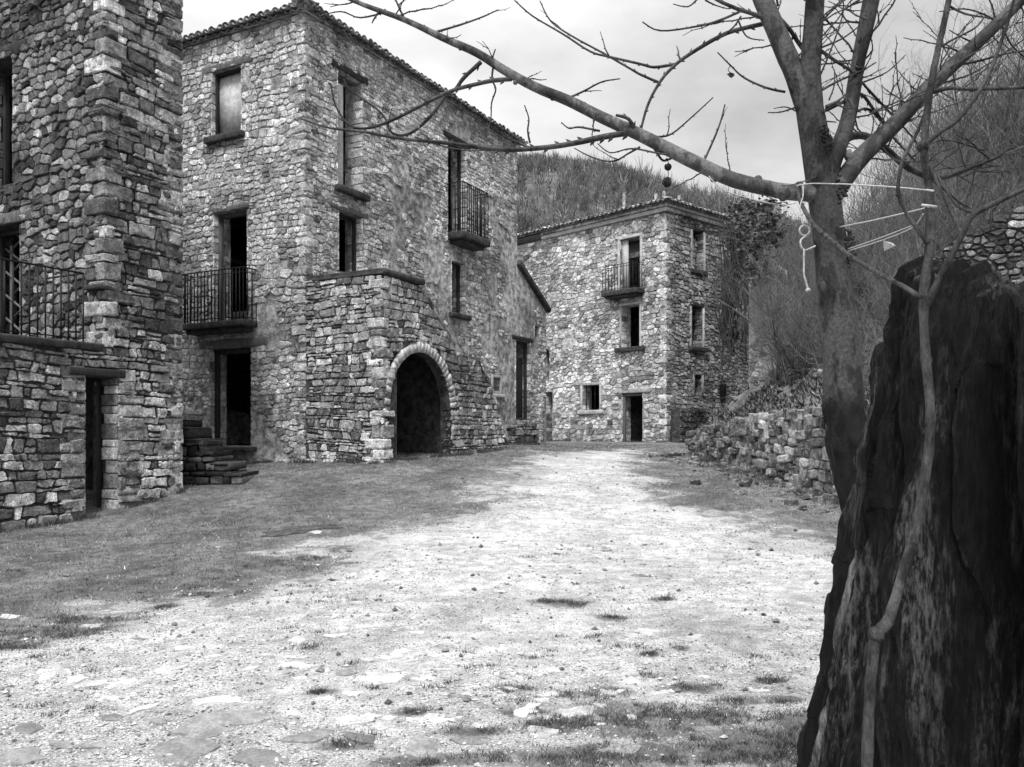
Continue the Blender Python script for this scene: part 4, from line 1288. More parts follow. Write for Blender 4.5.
hb.add(vs, [(i * nh + j, i * nh + j + 1, (i + 1) * nh + j + 1, (i + 1) * nh + j) for i in range(len(hy) - 1) for j in range(nh - 1)], 0, .1)
tag(hb.build('hill', M['hillside']), kind='structure')
wd = MB()
rh = random.Random(71)
cnt = 0
def ribbon(mb, p, q, w0, w1, tone, rng):
    """three-sided tapering twig"""
    p, q = Vector(p), Vector(q)
    d = (q - p).normalized(); a = d.cross(Vector((rng.uniform(-1, 1), rng.uniform(-1, 1), .3))).normalized(); b = d.cross(a)
    vs = []
    for (c, w) in ((p, w0), (q, w1)):
        for k in range(3):
            th = 2.094 * k
            vs.append(tuple(c + a * (w * math.cos(th)) + b * (w * math.sin(th))))
    mb.add(vs, [(0, 1, 4, 3), (1, 2, 5, 4), (2, 0, 3, 5)], 0, tone)
while cnt < 7000:
    y = 70 + 95 * rh.random() ** .8
    x = rh.uniform(-.12, .56) * y + rh.uniform(-3, 3)
    cl = fbm(x * .045, y * .045, 4, 3)
    if cl < -.35 and rh.random() < .7: continue
    z = hill_z(x, y)
    Ht = rh.uniform(2.0, 4.2) * (1.35 if rh.random() < .08 else 1)
    tn = max(.05, min(.34, .12 * math.exp(rh.gauss(0, .42)) * (1 + .6 * fbm(x * .12, y * .12, 9, 2))))
    cx_, cz_ = x + rh.uniform(-.2, .2), z + Ht * .38
    ribbon(wd, (x, y, z - .2), (cx_, y, cz_ + .4), .06, .04, tn * .7, rh)
    rr_ = Ht * rh.uniform(.26, .4)
    for k in range(17):                                  # twigs fan out into a rounded crown
        a = rh.uniform(0, 6.28); e = rh.uniform(-.15, 1.45)
        q_ = rh.uniform(.15, .6)
        d_ = Vector((math.cos(a) * math.cos(e), math.sin(a) * math.cos(e), math.sin(e) * 1.35))
        p0 = Vector((cx_, y, cz_)) + d_ * rr_ * q_ * .9
        ribbon(wd, p0, p0 + (d_ + Vector((rh.uniform(-.4, .4), 0, rh.uniform(-.1, .5)))) * rr_ * rh.uniform(.4, .75),   .045, .014, tn * rh.uniform(.9, 1.15), rh)
    cnt += 1
tag(wd.build('wood', M['twig_far']), 'grey bare wood covering the far hillside behind the village', 'wood', kind='stuff')

# ================================================================== BARE SHRUBS on the bank
def grow(mb, p, d, L, r, depth, rng, tone, spread=.6, upw=.25):
    n = 3
    pts = [Vector(p)]; dd = Vector(d)
    for k in range(n):
        dd = (dd + Vector((rng.uniform(-1, 1), rng.uniform(-1, 1), rng.uniform(-1, 1))) * .22 + Vector((0, 0, upw * .15))).normalized()
        pts.append(pts[-1] + dd * (L / n))
    mb.tube(pts, [r, r * .85, r * .72, r * .6], 3 if r < .012 else 4, 0, tone, cap=False)
    if depth == 0: return
    for k in range(rng.choice((2, 3, 3, 4))):
        i = rng.randint(1, n)
        a = Vector((rng.uniform(-1, 1), rng.uniform(-1, 1), rng.uniform(-.5, 1))).normalized()
        nd = (dd * (1 - spread) + a * spread + Vector((0, 0, upw))).normalized()
        grow(mb, pts[i], nd, L * rng.uniform(.6, .85), r * .55, depth - 1, rng, tone, spread, upw)
def shrub_mesh(seed, stems, L, depth, tone, spread=.6, upw=.25, r=.028):
    rng = random.Random(seed); mb = MB()
    for k in range(stems):
        a = rng.uniform(0, 6.28); q = rng.uniform(.1, .7)
        grow(mb, (rng.uniform(-.3, .3), rng.uniform(-.3, .3), -.15), Vector((math.cos(a) * q, math.sin(a) * q, 1)).normalized(), L, r, depth, rng, tone * rng.uniform(.7, 1.3), spread, upw)
    return mb
protos = []
for i, (sd, st_, L, dp, tn, sprd, upw, r) in enumerate(((1, 9, 1.0, 4, .085, .65, .1, .022), (2, 10, .9, 4, .11, .6, .2, .02), (3, 8, 1.15, 4, .10, .55, .3, .026), (4, 11, .8, 4, .13, .7, .0, .018), (5, 5, 1.25, 5, .075, .62, .22, .024))):
    protos.append(shrub_mesh(sd, st_, L, dp, tn, sprd, upw, r).build('bare_shrub', M['shrub']))
used_proto = [False] * 5
def put_shrub(k, x, y, z, s, label, group, name='bare_shrub'):
    s = s * 1.3
    o = protos[k] if not used_proto[k] else protos[k].copy()
    if used_proto[k]: COL.objects.link(o)
    used_proto[k] = True
    o.name = name
    o.location = (x, y, z); o.scale = (s, s, s * rsb.uniform(.9, 1.15)); o.rotation_euler = (0, 0, rsb.uniform(0, 6.28))
    tag(o, label, 'shrub', group)
rsb = random.Random(81)
spots = [  # photo column of the root, depth, prototype, scale
    (785, 30, 1, 1.0), (790, 24, 0, 1.0), (798, 28, 2, 1.3), (812, 22, 3, 1.0), (825, 26, 1, 1.2),
    (835, 21, 0, 1.0), (848, 24, 2, 1.2), (862, 20, 1, 1.0), (872, 23, 0, 1.2), (882, 26, 2, 1.3), (895, 20, 3, 1.1), (905, 22, 1, 1.2), (918, 25, 0, 1.3), (930, 19, 2, 1.0),
    (942, 22, 1, 1.2), (955, 20, 0, 1.2), (968, 24, 2, 1.3), (985, 18, 3, .9), (1005, 18.5, 1, .9), (1030, 18, 0, 1.0), (1050, 20, 2, 1.2), (780, 20, 3, .7), (802, 19, 0, .8), (828, 18, 1, .8),
    (868, 17.5, 3, .9), (890, 17, 0, .9), (915, 17.5, 1, .9), (775, 38, 0, 1.3), (800, 36, 1, 1.6), (830, 34, 2, 1.6), (860, 32, 0, 1.5), (890, 33, 1, 1.6), (880, 13, 0, .7), (905, 12.5, 3, .7), (928, 12, 1, .7), (950, 11.5, 3, .6), (895, 15, 1, .8), (940, 15.5, 2, .8), (985, 13.0, 3, .5)]
for (px, d, k, s) in spots:
    x = (px - 512) * d / FPX
    put_shrub(k, x, d, bank_z(x, d), s, 'leafless tangled shrub in the thicket covering the bank behind the plane tree', 'bare shrubs on the bank')
for (px, d, k, s) in [(776, 39, 4, 1.2), (815, 33, 4, 1.1), (940, 24, 4, 1.15), (965, 22, 4, 1.3), (985, 23, 4, 1.4), (1005, 21, 4, 1.3), (1025, 22, 4, 1.5), (955, 27, 4, 1.6), (1000, 27, 4, 1.7), (1040, 25, 4, 1.5), (915, 27, 4, 1.3)]:
    x = (px - 512) * d / FPX
    put_shrub(4, x, d, bank_z(x, d), s, 'tall thin bare sapling standing above the thicket on the bank', 'bare saplings above the thicket')

# undergrowth: dead grass, bramble canes and low leaves
ug = MB()
ru_ = random.Random(91)
for k in range(48000):
    y = ru_.uniform(12, 36) if k < 34000 else ru_.uniform(12.5, 25); r = .3 + ru_.random() ** 1.2 * 9 if k < 34000 else -.15 + 2.6 * ru_.random(); x = wallx(y) + r + .3
    if fbm(x * .7, y * .7, 2, 2) < -.25 and .5 < r < 3: continue
    z = bank_z(x, y); h_ = ru_.uniform(.03, .20) * (1.0 if r > 1.5 else .6)
    a = ru_.uniform(0, 6.28); l_ = h_ * ru_.uniform(.3, 2.0); w_ = ru_.uniform(.01, .04)
    tn = max(.02, .085 * math.exp(ru_.gauss(0, .6)))
    c, s = math.cos(a), math.sin(a)
    ug.add([(x - s * w_, y + c * w_, z - .02), (x + s * w_, y - c * w_, z - .02), (x + c * l_, y + s * l_, z + h_)], [(0, 1, 2)], 0, tn)
tag(ug.build('undergrowth', M['leaf'], smooth=False), 'tangle of dead grass and bramble low over the bank', 'undergrowth', kind='stuff')

# ivy over the far house's corner and the old wall
iv = MB()
ri = random.Random(95)
ivs = MB()
def leaf(mb, p, s, tn, rng):
    n = Vector((rng.uniform(-1, 1), rng.uniform(-1, .2), rng.uniform(-.3, 1))).normalized()
    a = n.cross(Vector((0, 0, 1))); a = a.normalized() if a.length > .01 else Vector((1, 0, 0)); b = n.cross(a)
    p = Vector(p)
    mb.add([tuple(p - a * s * .5), tuple(p - b * s * .25 + a * s * .1), tuple(p + a * s * .6), tuple(p + b * s * .45 + a * s * .05), tuple(p + b * s * .2 - a * s * .35)], [(0, 1, 2, 3, 4)], 0, tn)
ivy_blobs = [(742, 212, 33, 12, 12), (735, 240, 34, 9, 20), (748, 228, 32, 14, 18), (738, 262, 34, 7, 22), (734, 295, 34, 5, 26), (733, 330, 34, 4, 22), (764, 210, 30, 16, 12), (756, 240, 29.5, 12, 18), (774, 228, 29, 14, 16), (758, 266, 29.5, 10, 12), (727, 310, 36, 4, 30)]
for (px, py, d, wx_, hy_) in ivy_blobs:
    sc = d / FPX
    for k in range(620 if wx_ < 18 else 420):
        u_, v_ = ri.gauss(0, .5), ri.gauss(0, .5)
        if fbm(u_ * 2.2 + px, v_ * 2.2, 3, 2) < -.25: continue
        c = at(px + u_ * wx_, py + v_ * hy_, d)
        c.y += ri.gauss(0, .35)
        leaf(iv, c, ri.uniform(.09, .2), max(.015, .045 * math.exp(ri.gauss(0, .55))), ri)
for k in range(60):
    px = ri.uniform(720, 775); d = 33 - (px - 720) * .05
    a = at(px, ri.uniform(300, 370), d); pts = [a]
    for j in range(6): pts.append(pts[-1] + Vector((ri.uniform(-.2, .2), ri.uniform(-.1, .1), ri.uniform(.4, .9))))
    ivs.tube(pts, [.03, .028, .025, .02, .016, .012, .008], 4, 0, .05, cap=False)
ivo = iv.build('ivy', M['leaf'], loc=at(735, 370, 33.5), smooth=False)
tag(ivo, 'dark ivy hanging over the right corner of the far house', 'ivy')
ivs.build('stem', M['shrub'], ivo)

# ================================================================== DEAD STUMP
SC = Vector((2.1, 2.75, 0))
sm = MB()
rs_ = random.Random(101)
NT, NZ = 440, 280
THS = list(np.linspace(-3.62, -2.42, 330, endpoint=False)) + list(np.linspace(-2.42, -3.62 + 2 * math.pi, 110, endpoint=False))
def stump_r(th, z):
    b = float(np.interp(z, [-.2, 0, .3, .55, 1.0, 1.5, 2.03, 2.4], [1.30, 1.205, 1.12, 1.065, .985, .915, .845, .80]))
    cx, cy = math.cos(th), math.sin(th)
    w = .25 * fbm(z * .5, 2.0, 1, 2)
    n1 = mnoise.noise(Vector((cx * 2.4 + w, cy * 2.4, z * .35 + 4)))
    n2 = mnoise.noise(Vector((cx * 7 + w * 2, cy * 7, z * .7 + 9)))
    n3 = mnoise.noise(Vector((cx * 19 + w * 3, cy * 19, z * 2.0 + 2)))
    n4 = mnoise.noise(Vector((cx * 42, cy * 42, z * 2.6)))
    n5 = mnoise.noise(Vector((cx * 26, cy * 26, z * 9)))
    n3 = 1 - 2.6 * abs(n3)
    fis = -.16 * max(0.0, .25 - abs(n1)) / .25 - .075 * max(0.0, .2 - abs(n2)) / .2
    # one long hollow running down the front to the right
    def crack(f, fz, k):
        dd, _ = mnoise.voronoi(Vector((cx * f + w, cy * f, z * fz + k)))
        return max(0.0, 1 - (dd[1] - dd[0]) / .16)
    bark = max(0.0, min(1.0, (-2.85 - th) / .25)) if th < 0 else 1.0          # bark plates remain on the left flank
    c1 = crack(7.5, .7, 1.0) * (.5 + .5 * bark); c2 = crack(17, 2.0, 5.0)
    ua_ = th * 8 + .9 * mnoise.noise(Vector((z * 1.7, th * 2, 1))); va_ = z * 1.5 + 1.1 * mnoise.noise(Vector((th * 5, z * .8, 4)))
    ub_ = th * 21 + 1.2 * mnoise.noise(Vector((z * 3, th * 4, 2))); vb_ = z * 4 + 1.3 * mnoise.noise(Vector((th * 12, z * 2, 5)))
    plates = -.007 * mnoise.cell(Vector((ua_, va_, .5))) * (.35 + .65 * bark) - .006 * mnoise.cell(Vector((ub_, vb_, 3.5))) - .008 * abs(mnoise.noise(Vector((cx * 60, cy * 60, z * 3)))) - .006 * mnoise.noise(Vector((cx * 110, cy * 110, z * 22)))
    pits = max(0.0, mnoise.noise(Vector((cx * 14, cy * 14, z * 3.5 + 20))) - .38)
    return b + .04 * n1 + .03 * n2 + .012 * n3 + .010 * n4 + .012 * n5 + fis * .8 - .028 * c1 - .014 * c2 * (.4 + .6 * bark) - .10 * pits + .042 + plates
def stump_groove(th, z):
    cx, cy = math.cos(th), math.sin(th)
    dd, _ = mnoise.voronoi(Vector((cx * 17 + .25 * fbm(z * .5, 2.0, 1, 2), cy * 17, z * 2.0 + 5)))
    return dd[1] - dd[0]
def stump_top(th):
    cx, cy = math.cos(th), math.sin(th)
    t = float(np.interp(th, [-3.6, -3.45, -3.3, -3.12, -2.915, -2.55, -2.2, 0, 2.6], [1.95, 2.0, 2.07, 2.15, 2.10, 1.96, 1.88, 1.95, 1.95])) + .03 * mnoise.noise(Vector((cx * 11, cy * 11, 5))) + .035 * mnoise.noise(Vector((cx * 34, cy * 34, 8))) + .02 * mnoise.noise(Vector((cx * 70, cy * 70, 8)))
    return t
# hollow gash: angle of facing side
def gash(th, z):
    c = -2.72 + (z - 1.2) * .05              # drifts to the right going up
    w = .07 + .05 * (1.8 - z)
    d = (th - c) / max(.06, w)
    return -.30 * math.exp(-d * d) * max(0, min(1, (1.98 - z) / .4))
vs, tn = [], []
for i in range(NZ):
    for j in range(NT):
        th = THS[j]
        zt = stump_top(th)
        z = -.15 + (zt + .15) * i / (NZ - 1)
        r = stump_r(th, z) + gash(th, z)
        if i > NZ - 6: r -= .02 * (i - NZ + 6) ** 1.3 * .5
        vs.append((SC.x + math.cos(th) * r, SC.y + math.sin(th) * r, z))
        # pale torn wood along the left-hand edge
        edge = math.exp(-((th + 3.26 + .03 * math.sin(z * 5)) / .06) ** 2)
        strip = edge * max(0, min(1, 3 * (mnoise.noise(Vector((th * 16, z * 2.0, 3))) + .12)))
        tn.append(1.0 + 12.0 * strip + .35 * max(0.0, mnoise.noise(Vector((th * 26, z * 2.6, 6)))) * 3 * min(1, stump_groove(th, z) * 3))
fs = [(i * NT + j, i * NT + (j + 1) % NT, (i + 1) * NT + (j + 1) % NT, (i + 1) * NT + j) for i in range(NZ - 1) for j in range(NT)]
# rotted inside
base_i = len(vs)
for (k, (f, dz)) in enumerate(((.9, -.06), (.72, -.35), (.4, -.7), (.1, -.8))):
    for j in range(NT):
        th = THS[j]
        r = (stump_r(th, 2.0)) * f * (1 + .08 * mnoise.noise(Vector((math.cos(th) * 6, math.sin(th) * 6, k))))
        vs.append((SC.x + math.cos(th) * r, SC.y + math.sin(th) * r, stump_top(th) + dz + .08 * mnoise.noise(Vector((math.cos(th) * 8, math.sin(th) * 8, 3 + k))))); tn.append(.7)
prev = (NZ - 1) * NT
for k in range(4):
    b0 = base_i + k * NT
    fs += [(prev + j, prev + (j + 1) % NT, b0 + (j + 1) % NT, b0 + j) for j in range(NT)]
    prev = b0
fs.append(tuple(prev + j for j in range(NT)))
sm.add(vs, fs, 0, tn)
o = sm.build('tree_stump', M['stump'], loc=(SC.x, SC.y, 0), smooth=False)
tag(o, 'huge dark rotten tree stump with torn fissured sides in the right foreground', 'stump')

# ================================================================== PLANE TREE
TD = 4.4
ptree = empty('plane_tree', (1.76, TD, 0), 'bare plane tree with smooth patchy bark leaning beside the big stump', 'tree')
rt = random.Random(111)
def limb_pts(pl):
    """pl: (column, row, depth, half-width in pixels)"""
    out = []
    for q in smooth_pts(pl, 4):
        p = at(q[0], q[1], q[2]); out.append((p.x, p.y, p.z, max(.15, q[3]) * q[2] / FPX))
    return out
def limb_tube(mb, pl, sides=8, tone=1.0, wob=.03, cap=True):
    q = limb_pts(pl)
    mb.tube([p[:3] for p in q], [p[3] for p in q], sides, 0, tone, cap=cap, wob=wob, rng=rt)
    return q
def buds(mb, q, every, rng, r=1.0, tone=1.0):
    """alternate buds along a twig"""
    acc = 0
    for a, b in zip(q[:-1], q[1:]):
        A, B = Vector(a[:3]), Vector(b[:3]); acc += (B - A).length
        if acc > every:
            acc = 0
            d = (B - A).normalized(); s = d.cross(Vector((0, 1, 0))).normalized() * rng.choice((-1, 1)); rr = max(.0022, a[3] * .62) * r
            mb.tube([A, A + s * rr * 1.6 + d * rr * 1.2, A + s * rr * 3.2 + d * rr * 3], [rr * 1.1, rr * 1.05, rr * .25], 5, 0, tone)
def twig(mb, p, d, L, r, rng, forks=1, tone=.6):
    n = max(3, int(L / .045))
    pts = [Vector(p)]; dd = Vector(d).normalized(); sgn = rng.choice((-1, 1))
    for k in range(n):
        side = dd.cross(Vector((0, 1, .2)))
        side = side.normalized() if side.length > .01 else Vector((1, 0, 0))
        dd = (dd + side * sgn * rng.uniform(.1, .28) + Vector((rng.uniform(-1, 1), rng.uniform(-1, 1), rng.uniform(-.6, 1))) * .08).normalized(); sgn = -sgn
        pts.append(pts[-1] + dd * (L / n))
    rad = [r * (1 - .6 * k / n) for k in range(n + 1)]
    mb.tube(pts, rad, 5, 0, tone, rng=rng)
    q = [(p_.x, p_.y, p_.z, rr) for p_, rr in zip(pts, rad)]
    buds(mb, q, .04, rng, 1.1, tone)
    for f in range(forks):
        i = rng.randint(1, n - 1)
        a = (dd + Vector((rng.uniform(-1, 1), rng.uniform(-.5, .5), rng.uniform(-.6, 1))) * .9).normalized()
        twig(mb, pts[i], a, L * rng.uniform(.35, .6), r * .7, rng, 0, tone)
# trunk
mb = MB()
trunk = [(900, 700, TD, 28), (884, 590, TD, 24), (863, 500, TD, 22), (848, 440, TD, 20), (844, 395, TD, 19), (841, 345, TD, 18.5), (836, 300, TD, 17), (831, 250, TD, 16.2), (825, 205, TD, 15.6), (819, 165, TD, 15), (815, 140, TD, 14.2), (809, 104, TD, 13.2), (806, 88, TD, 11)]
q = limb_pts(trunk)
seg = 20; vs, tn, fs = [], [], []
sub = []
for i in range(len(q) - 1):
    for t in (0, .5): sub.append([q[i][k] + (q[i + 1][k] - q[i][k]) * t for k in range(4)])
for i, (x, y, z, r) in enumerate(sub):
    rough = max(0.0, min(1.0, (1.83 - z) / .10))
    for k in range(seg):
        th = 6.2832 * k / seg
        c, s = math.cos(th), math.sin(th)
        rr = r * (1 + .05 * mnoise.noise(Vector((c * 1.5, s * 1.5, z * 3))) + rough * (.34 * mnoise.noise(Vector((c * 2.5, s * 2.5, z * 7))) + .22 * mnoise.noise(Vector((c * 9, s * 9, z * 14)))))
        vs.append((x + c * rr, y + s * rr, z)); hi = max(0.0, min(1.0, (z - 2.35 + .25 * mnoise.noise(Vector((c * 1.2, s * 1.2, z * 2)))) / .15))
        tn.append((.46 - .16 * hi) * (1.0 - .84 * rough))  # upper trunk: shade mixed into the bark tone; rough foot has dark bark
for i in range(len(sub) - 1):
    for k in range(seg): fs.append((i * seg + k, i * seg + (k + 1) % seg, (i + 1) * seg + (k + 1) % seg, (i + 1) * seg + k))
mb.add(vs, fs, 0, tn)
# burr where the limbs part and knots
for (px, py, sx_, sz_, n_) in ((818, 152, .05, .05, 260), (845, 250, .012, .04, 90), (836, 192, .02, .03, 60)):
    for k in range(n_):
        X, Z = rt.gauss(0, sx_), rt.gauss(0, sz_)
        c = at(px, py, TD); rloc = .064
        if abs(X) > .05: continue
        p = Vector((c.x + max(-rloc, min(rloc, X)), TD - math.sqrt(max(0.0, rloc ** 2 - X * X)) - .002, c.z + Z))
        mb.box(p, ((1, 0, 0), (0, 1, 0), (0, 0, 1)), (.007, .006, .006), 0, rt.uniform(.15, .45), r=.004, jit=.003, rng=rt)
mb.build('trunk', M['plane_bark'], ptree)
LIMBS = {
 'left_high': [(807, 108, TD, 11), (797, 78, TD, 10.6), (788, 58, TD + .02, 10), (776, 30, TD + .05, 9.6), (763, 0, TD + .08, 9.2), (748, -40, TD + .12, 8.5), (730, -90, TD + .2, 7.5)],
 'centre': [(811, 108, TD, 12), (810, 70, TD - .03, 10.5), (812, 45, TD - .05, 10), (815, 0, TD - .1, 9.3), (818, -50, TD - .15, 8.5), (822, -110, TD - .2, 7.5)],
 'right_thin': [(829, 178, TD, 8), (836, 155, TD + .02, 8), (848, 120, TD + .05, 7.6), (856, 75, TD + .1, 7), (862, 40, TD + .12, 6.6), (869, 0, TD + .16, 6.2), (876, -50, TD + .2, 5.5)],
 'right_fork': [(858, 70, TD + .08, 4), (866, 42, TD + .03, 4), (876, 0, TD - .02, 3.6), (884, -40, TD - .08, 3)],
 'right_thick': [(828, 206, TD, 9.5), (838, 188, TD + .0, 9.8), (861, 157, TD + .05, 9.2), (895, 124, TD + .12, 8.4), (932, 84, TD + .2, 7.6), (977, 43, TD + .3, 6.6), (1019, 2, TD + .4, 5.8), (1070, -50, TD + .5, 5)],
 'low_left': [(824, 196, TD, 9), (806, 193, TD - .02, 8.6), (788, 192, TD - .03, 8.2), (771, 189, TD, 7.8), (734, 180, TD + .05, 7.6), (696, 163, TD + .12, 7.2), (640, 135, TD + .25, 6.4), (603, 118, TD + .33, 5.8), (569, 101, TD + .4, 5.4), (535, 87, TD + .48, 4.9), (504, 70, TD + .55, 4.5), (477, 53, TD + .6, 4.1), (443, 38, TD + .7, 3.5), (405, 20, TD + .8, 2.8), (364, 5, TD + .9, 2.3), (335, -8, TD + 1, 1.8)],
 'behind_right': [(833, 165, TD + .1, 4.5), (845, 140, TD + .25, 4.2), (865, 136, TD + .4, 3.8), (887, 150, TD + .5, 3.4), (910, 169, TD + .6, 3), (940, 178, TD + .65, 2.4), (977, 165, TD + .7, 1.8), (1030, 145, TD + .75, 1.3)],
}
SUBS = {  # limb -> twigs traced with (column, row), start half-width, end half-width, depth offset
 'low_left': [
  ([(632, 132), (603, 137), (560, 145), (510, 150), (470, 147), (440, 143), (400, 138), (365, 133), (330, 128), (300, 118)], 3.2, .9, .25),
  ([(512, 79), (493, 81), (477, 84), (450, 92), (422, 106), (398, 118), (371, 128), (350, 126), (337, 106), (330, 84)], 2.4, .8, .55),
  ([(481, 62), (463, 77), (455, 88), (446, 96), (432, 114), (415, 130), (402, 135), (390, 130), (381, 114), (350, 89), (344, 80)], 2.2, .7, .6),
  ([(436, 32), (460, 24), (484, 17), (497, 10)], 1.2, .6, .7), ([(571, 97), (583, 91), (603, 82), (621, 78)], 1.2, .6, .4),
  ([(530, 143), (527, 130), (528, 119), (525, 104)], 1.2, .6, .35), ([(493, 68), (492, 80), (495, 89), (491, 103), (491, 120), (485, 137)], 1.1, .5, .6), ([(492, 66), (493, 58), (496, 49)], 1.1, .6, .55),
  ([(636, 134), (628, 120), (616, 116)], 2.4, 1.4, .2), ([(600, 131), (580, 128), (569, 128), (561, 122)], 1.2, .6, .35),
  ([(676, 155), (660, 154), (640, 150), (627, 150), (610, 152), (597, 143)], 1.2, .5, .3), ([(640, 147), (627, 154), (615, 160), (603, 161), (588, 156), (574, 149)], 1.1, .5, .25),
  ([(648, 140), (655, 150), (664, 160), (675, 158), (686, 160)], 1.5, .8, .2), ([(657, 137), (671, 133), (692, 117), (714, 97)], 1.2, .6, .3), ([(703, 163), (716, 136), (721, 120), (725, 104)], 1.2, .6, .15),
  ([(640, 133), (648, 104), (661, 81), (676, 64), (697, 50), (726, 34), (757, 25), (772, 22)], 1.2, 2.4, .15),
  ([(676, 64), (655, 68), (640, 65), (610, 56), (590, 51), (563, 34), (532, 15), (515, 0)], 1.5, .7, .3), ([(660, 83), (640, 75), (631, 70), (603, 53), (576, 38), (552, 22), (539, 0)], 1.4, .7, .4),
  ([(380, 10), (374, 18), (372, 24)], 1.2, .6, .85), ([(405, 20), (398, 6), (392, -10)], 1.2, .8, .9), ([(415, 137), (440, 146), (470, 151), (500, 148), (512, 146)], .9, .5, .5), ([(386, 12), (360, 18), (340, 12), (320, 16)], 1.0, .5, .95)],
 'left_high': [
  ([(776, 22), (756, 14), (736, 8), (718, -1), (700, -12)], 2.2, 1.6, .0), ([(739, 12), (718, 21), (697, 26), (661, 31), (643, 21)], 1.4, .6, .05),
  ([(785, 92), (765, 87), (744, 77), (731, 66), (718, 53)], 1.3, .6, -.1), ([(741, 16), (735, 26), (726, 34), (716, 40)], 1.0, .6, .1),
  ([(775, 14), (791, 31), (802, 47), (815, 58)], 2.2, 2.0, .15), ([(738, 20), (745, 34), (752, 38), (764, 41)], .9, .5, .1), ([(778, 6), (777, -6), (779, -20)], 1.2, .8, 0),
  ([(794, 108), (780, 113), (768, 112)], 1.0, .5, -.1), ([(798, 112), (786, 107), (774, 109)], .8, .4, -.05), ([(700, -4), (688, 6), (672, 3)], 1.0, .5, .1), ([(705, 0), (715, 6), (728, 9)], .9, .5, .1)],
 'centre': [
  ([(820, 50), (833, 60), (854, 73), (870, 92), (886, 108), (905, 128)], 1.8, .9, .2), ([(820, 76), (833, 42), (843, 10), (841, -6)], 1.0, .6, -.1), ([(820, 91), (838, 82), (859, 72), (875, 62)], 1.5, .7, .1),
  ([(826, 107), (838, 102), (846, 94)], 2.0, .8, .0), ([(836, 104), (848, 108), (856, 107)], 1.0, .5, .0), ([(820, 48), (841, 39), (859, 26)], 1.1, .6, -.15), ([(822, 21), (834, 10), (850, -4)], 1.1, .8, -.1), ([(822, 121), (836, 122)], 1.0, .6, -.1), ([(829, 100), (834, 85), (835, 70)], .9, .5, 0)],
 'right_thin': [
  ([(850, 115), (869, 110), (895, 140), (915, 160)], 1.6, .8, .35), ([(865, 86), (884, 105), (910, 135), (924, 152)], 1.2, .7, .2), ([(864, 82), (887, 71), (906, 54)], 1.0, .5, .1), ([(864, 60), (872, 50), (871, 34)], 1.0, .5, 0), ([(826, 110), (848, 100), (862, 95), (876, 112), (890, 128)], 2.2, 1.2, .15), ([(872, 112), (902, 101), (914, 92), (925, 100)], 1.1, .5, .2), ([(858, 130), (852, 108), (846, 98)], .9, .5, 0)],
 'right_thick': [([(905, 114), (920, 104), (936, 90), (950, 98)], 1.0, .5, .3), ([(950, 66), (975, 62), (1010, 52), (1040, 50)], 1.4, .8, .5), ([(977, 44), (962, 38), (950, 30)], 1.0, .5, .2), ([(895, 124), (893, 105), (898, 92)], 1.1, .5, .1), ([(1000, 20), (1012, 44), (1030, 60)], 1.2, .7, .5), ([(930, 86), (952, 80), (978, 70), (1024, 40)], 1.2, .7, .6), ([(1000, 24), (985, 14), (965, 8), (940, 12)], 1.1, .5, .3)],
 'behind_right': [([(925, 175), (945, 190), (962, 205), (985, 214)], 1.2, .7, .7), ([(905, 165), (920, 150), (945, 140), (985, 150)], 1.0, .5, .7), ([(880, 145), (893, 128), (915, 120)], .9, .5, .6)],
}
balls_parent = None
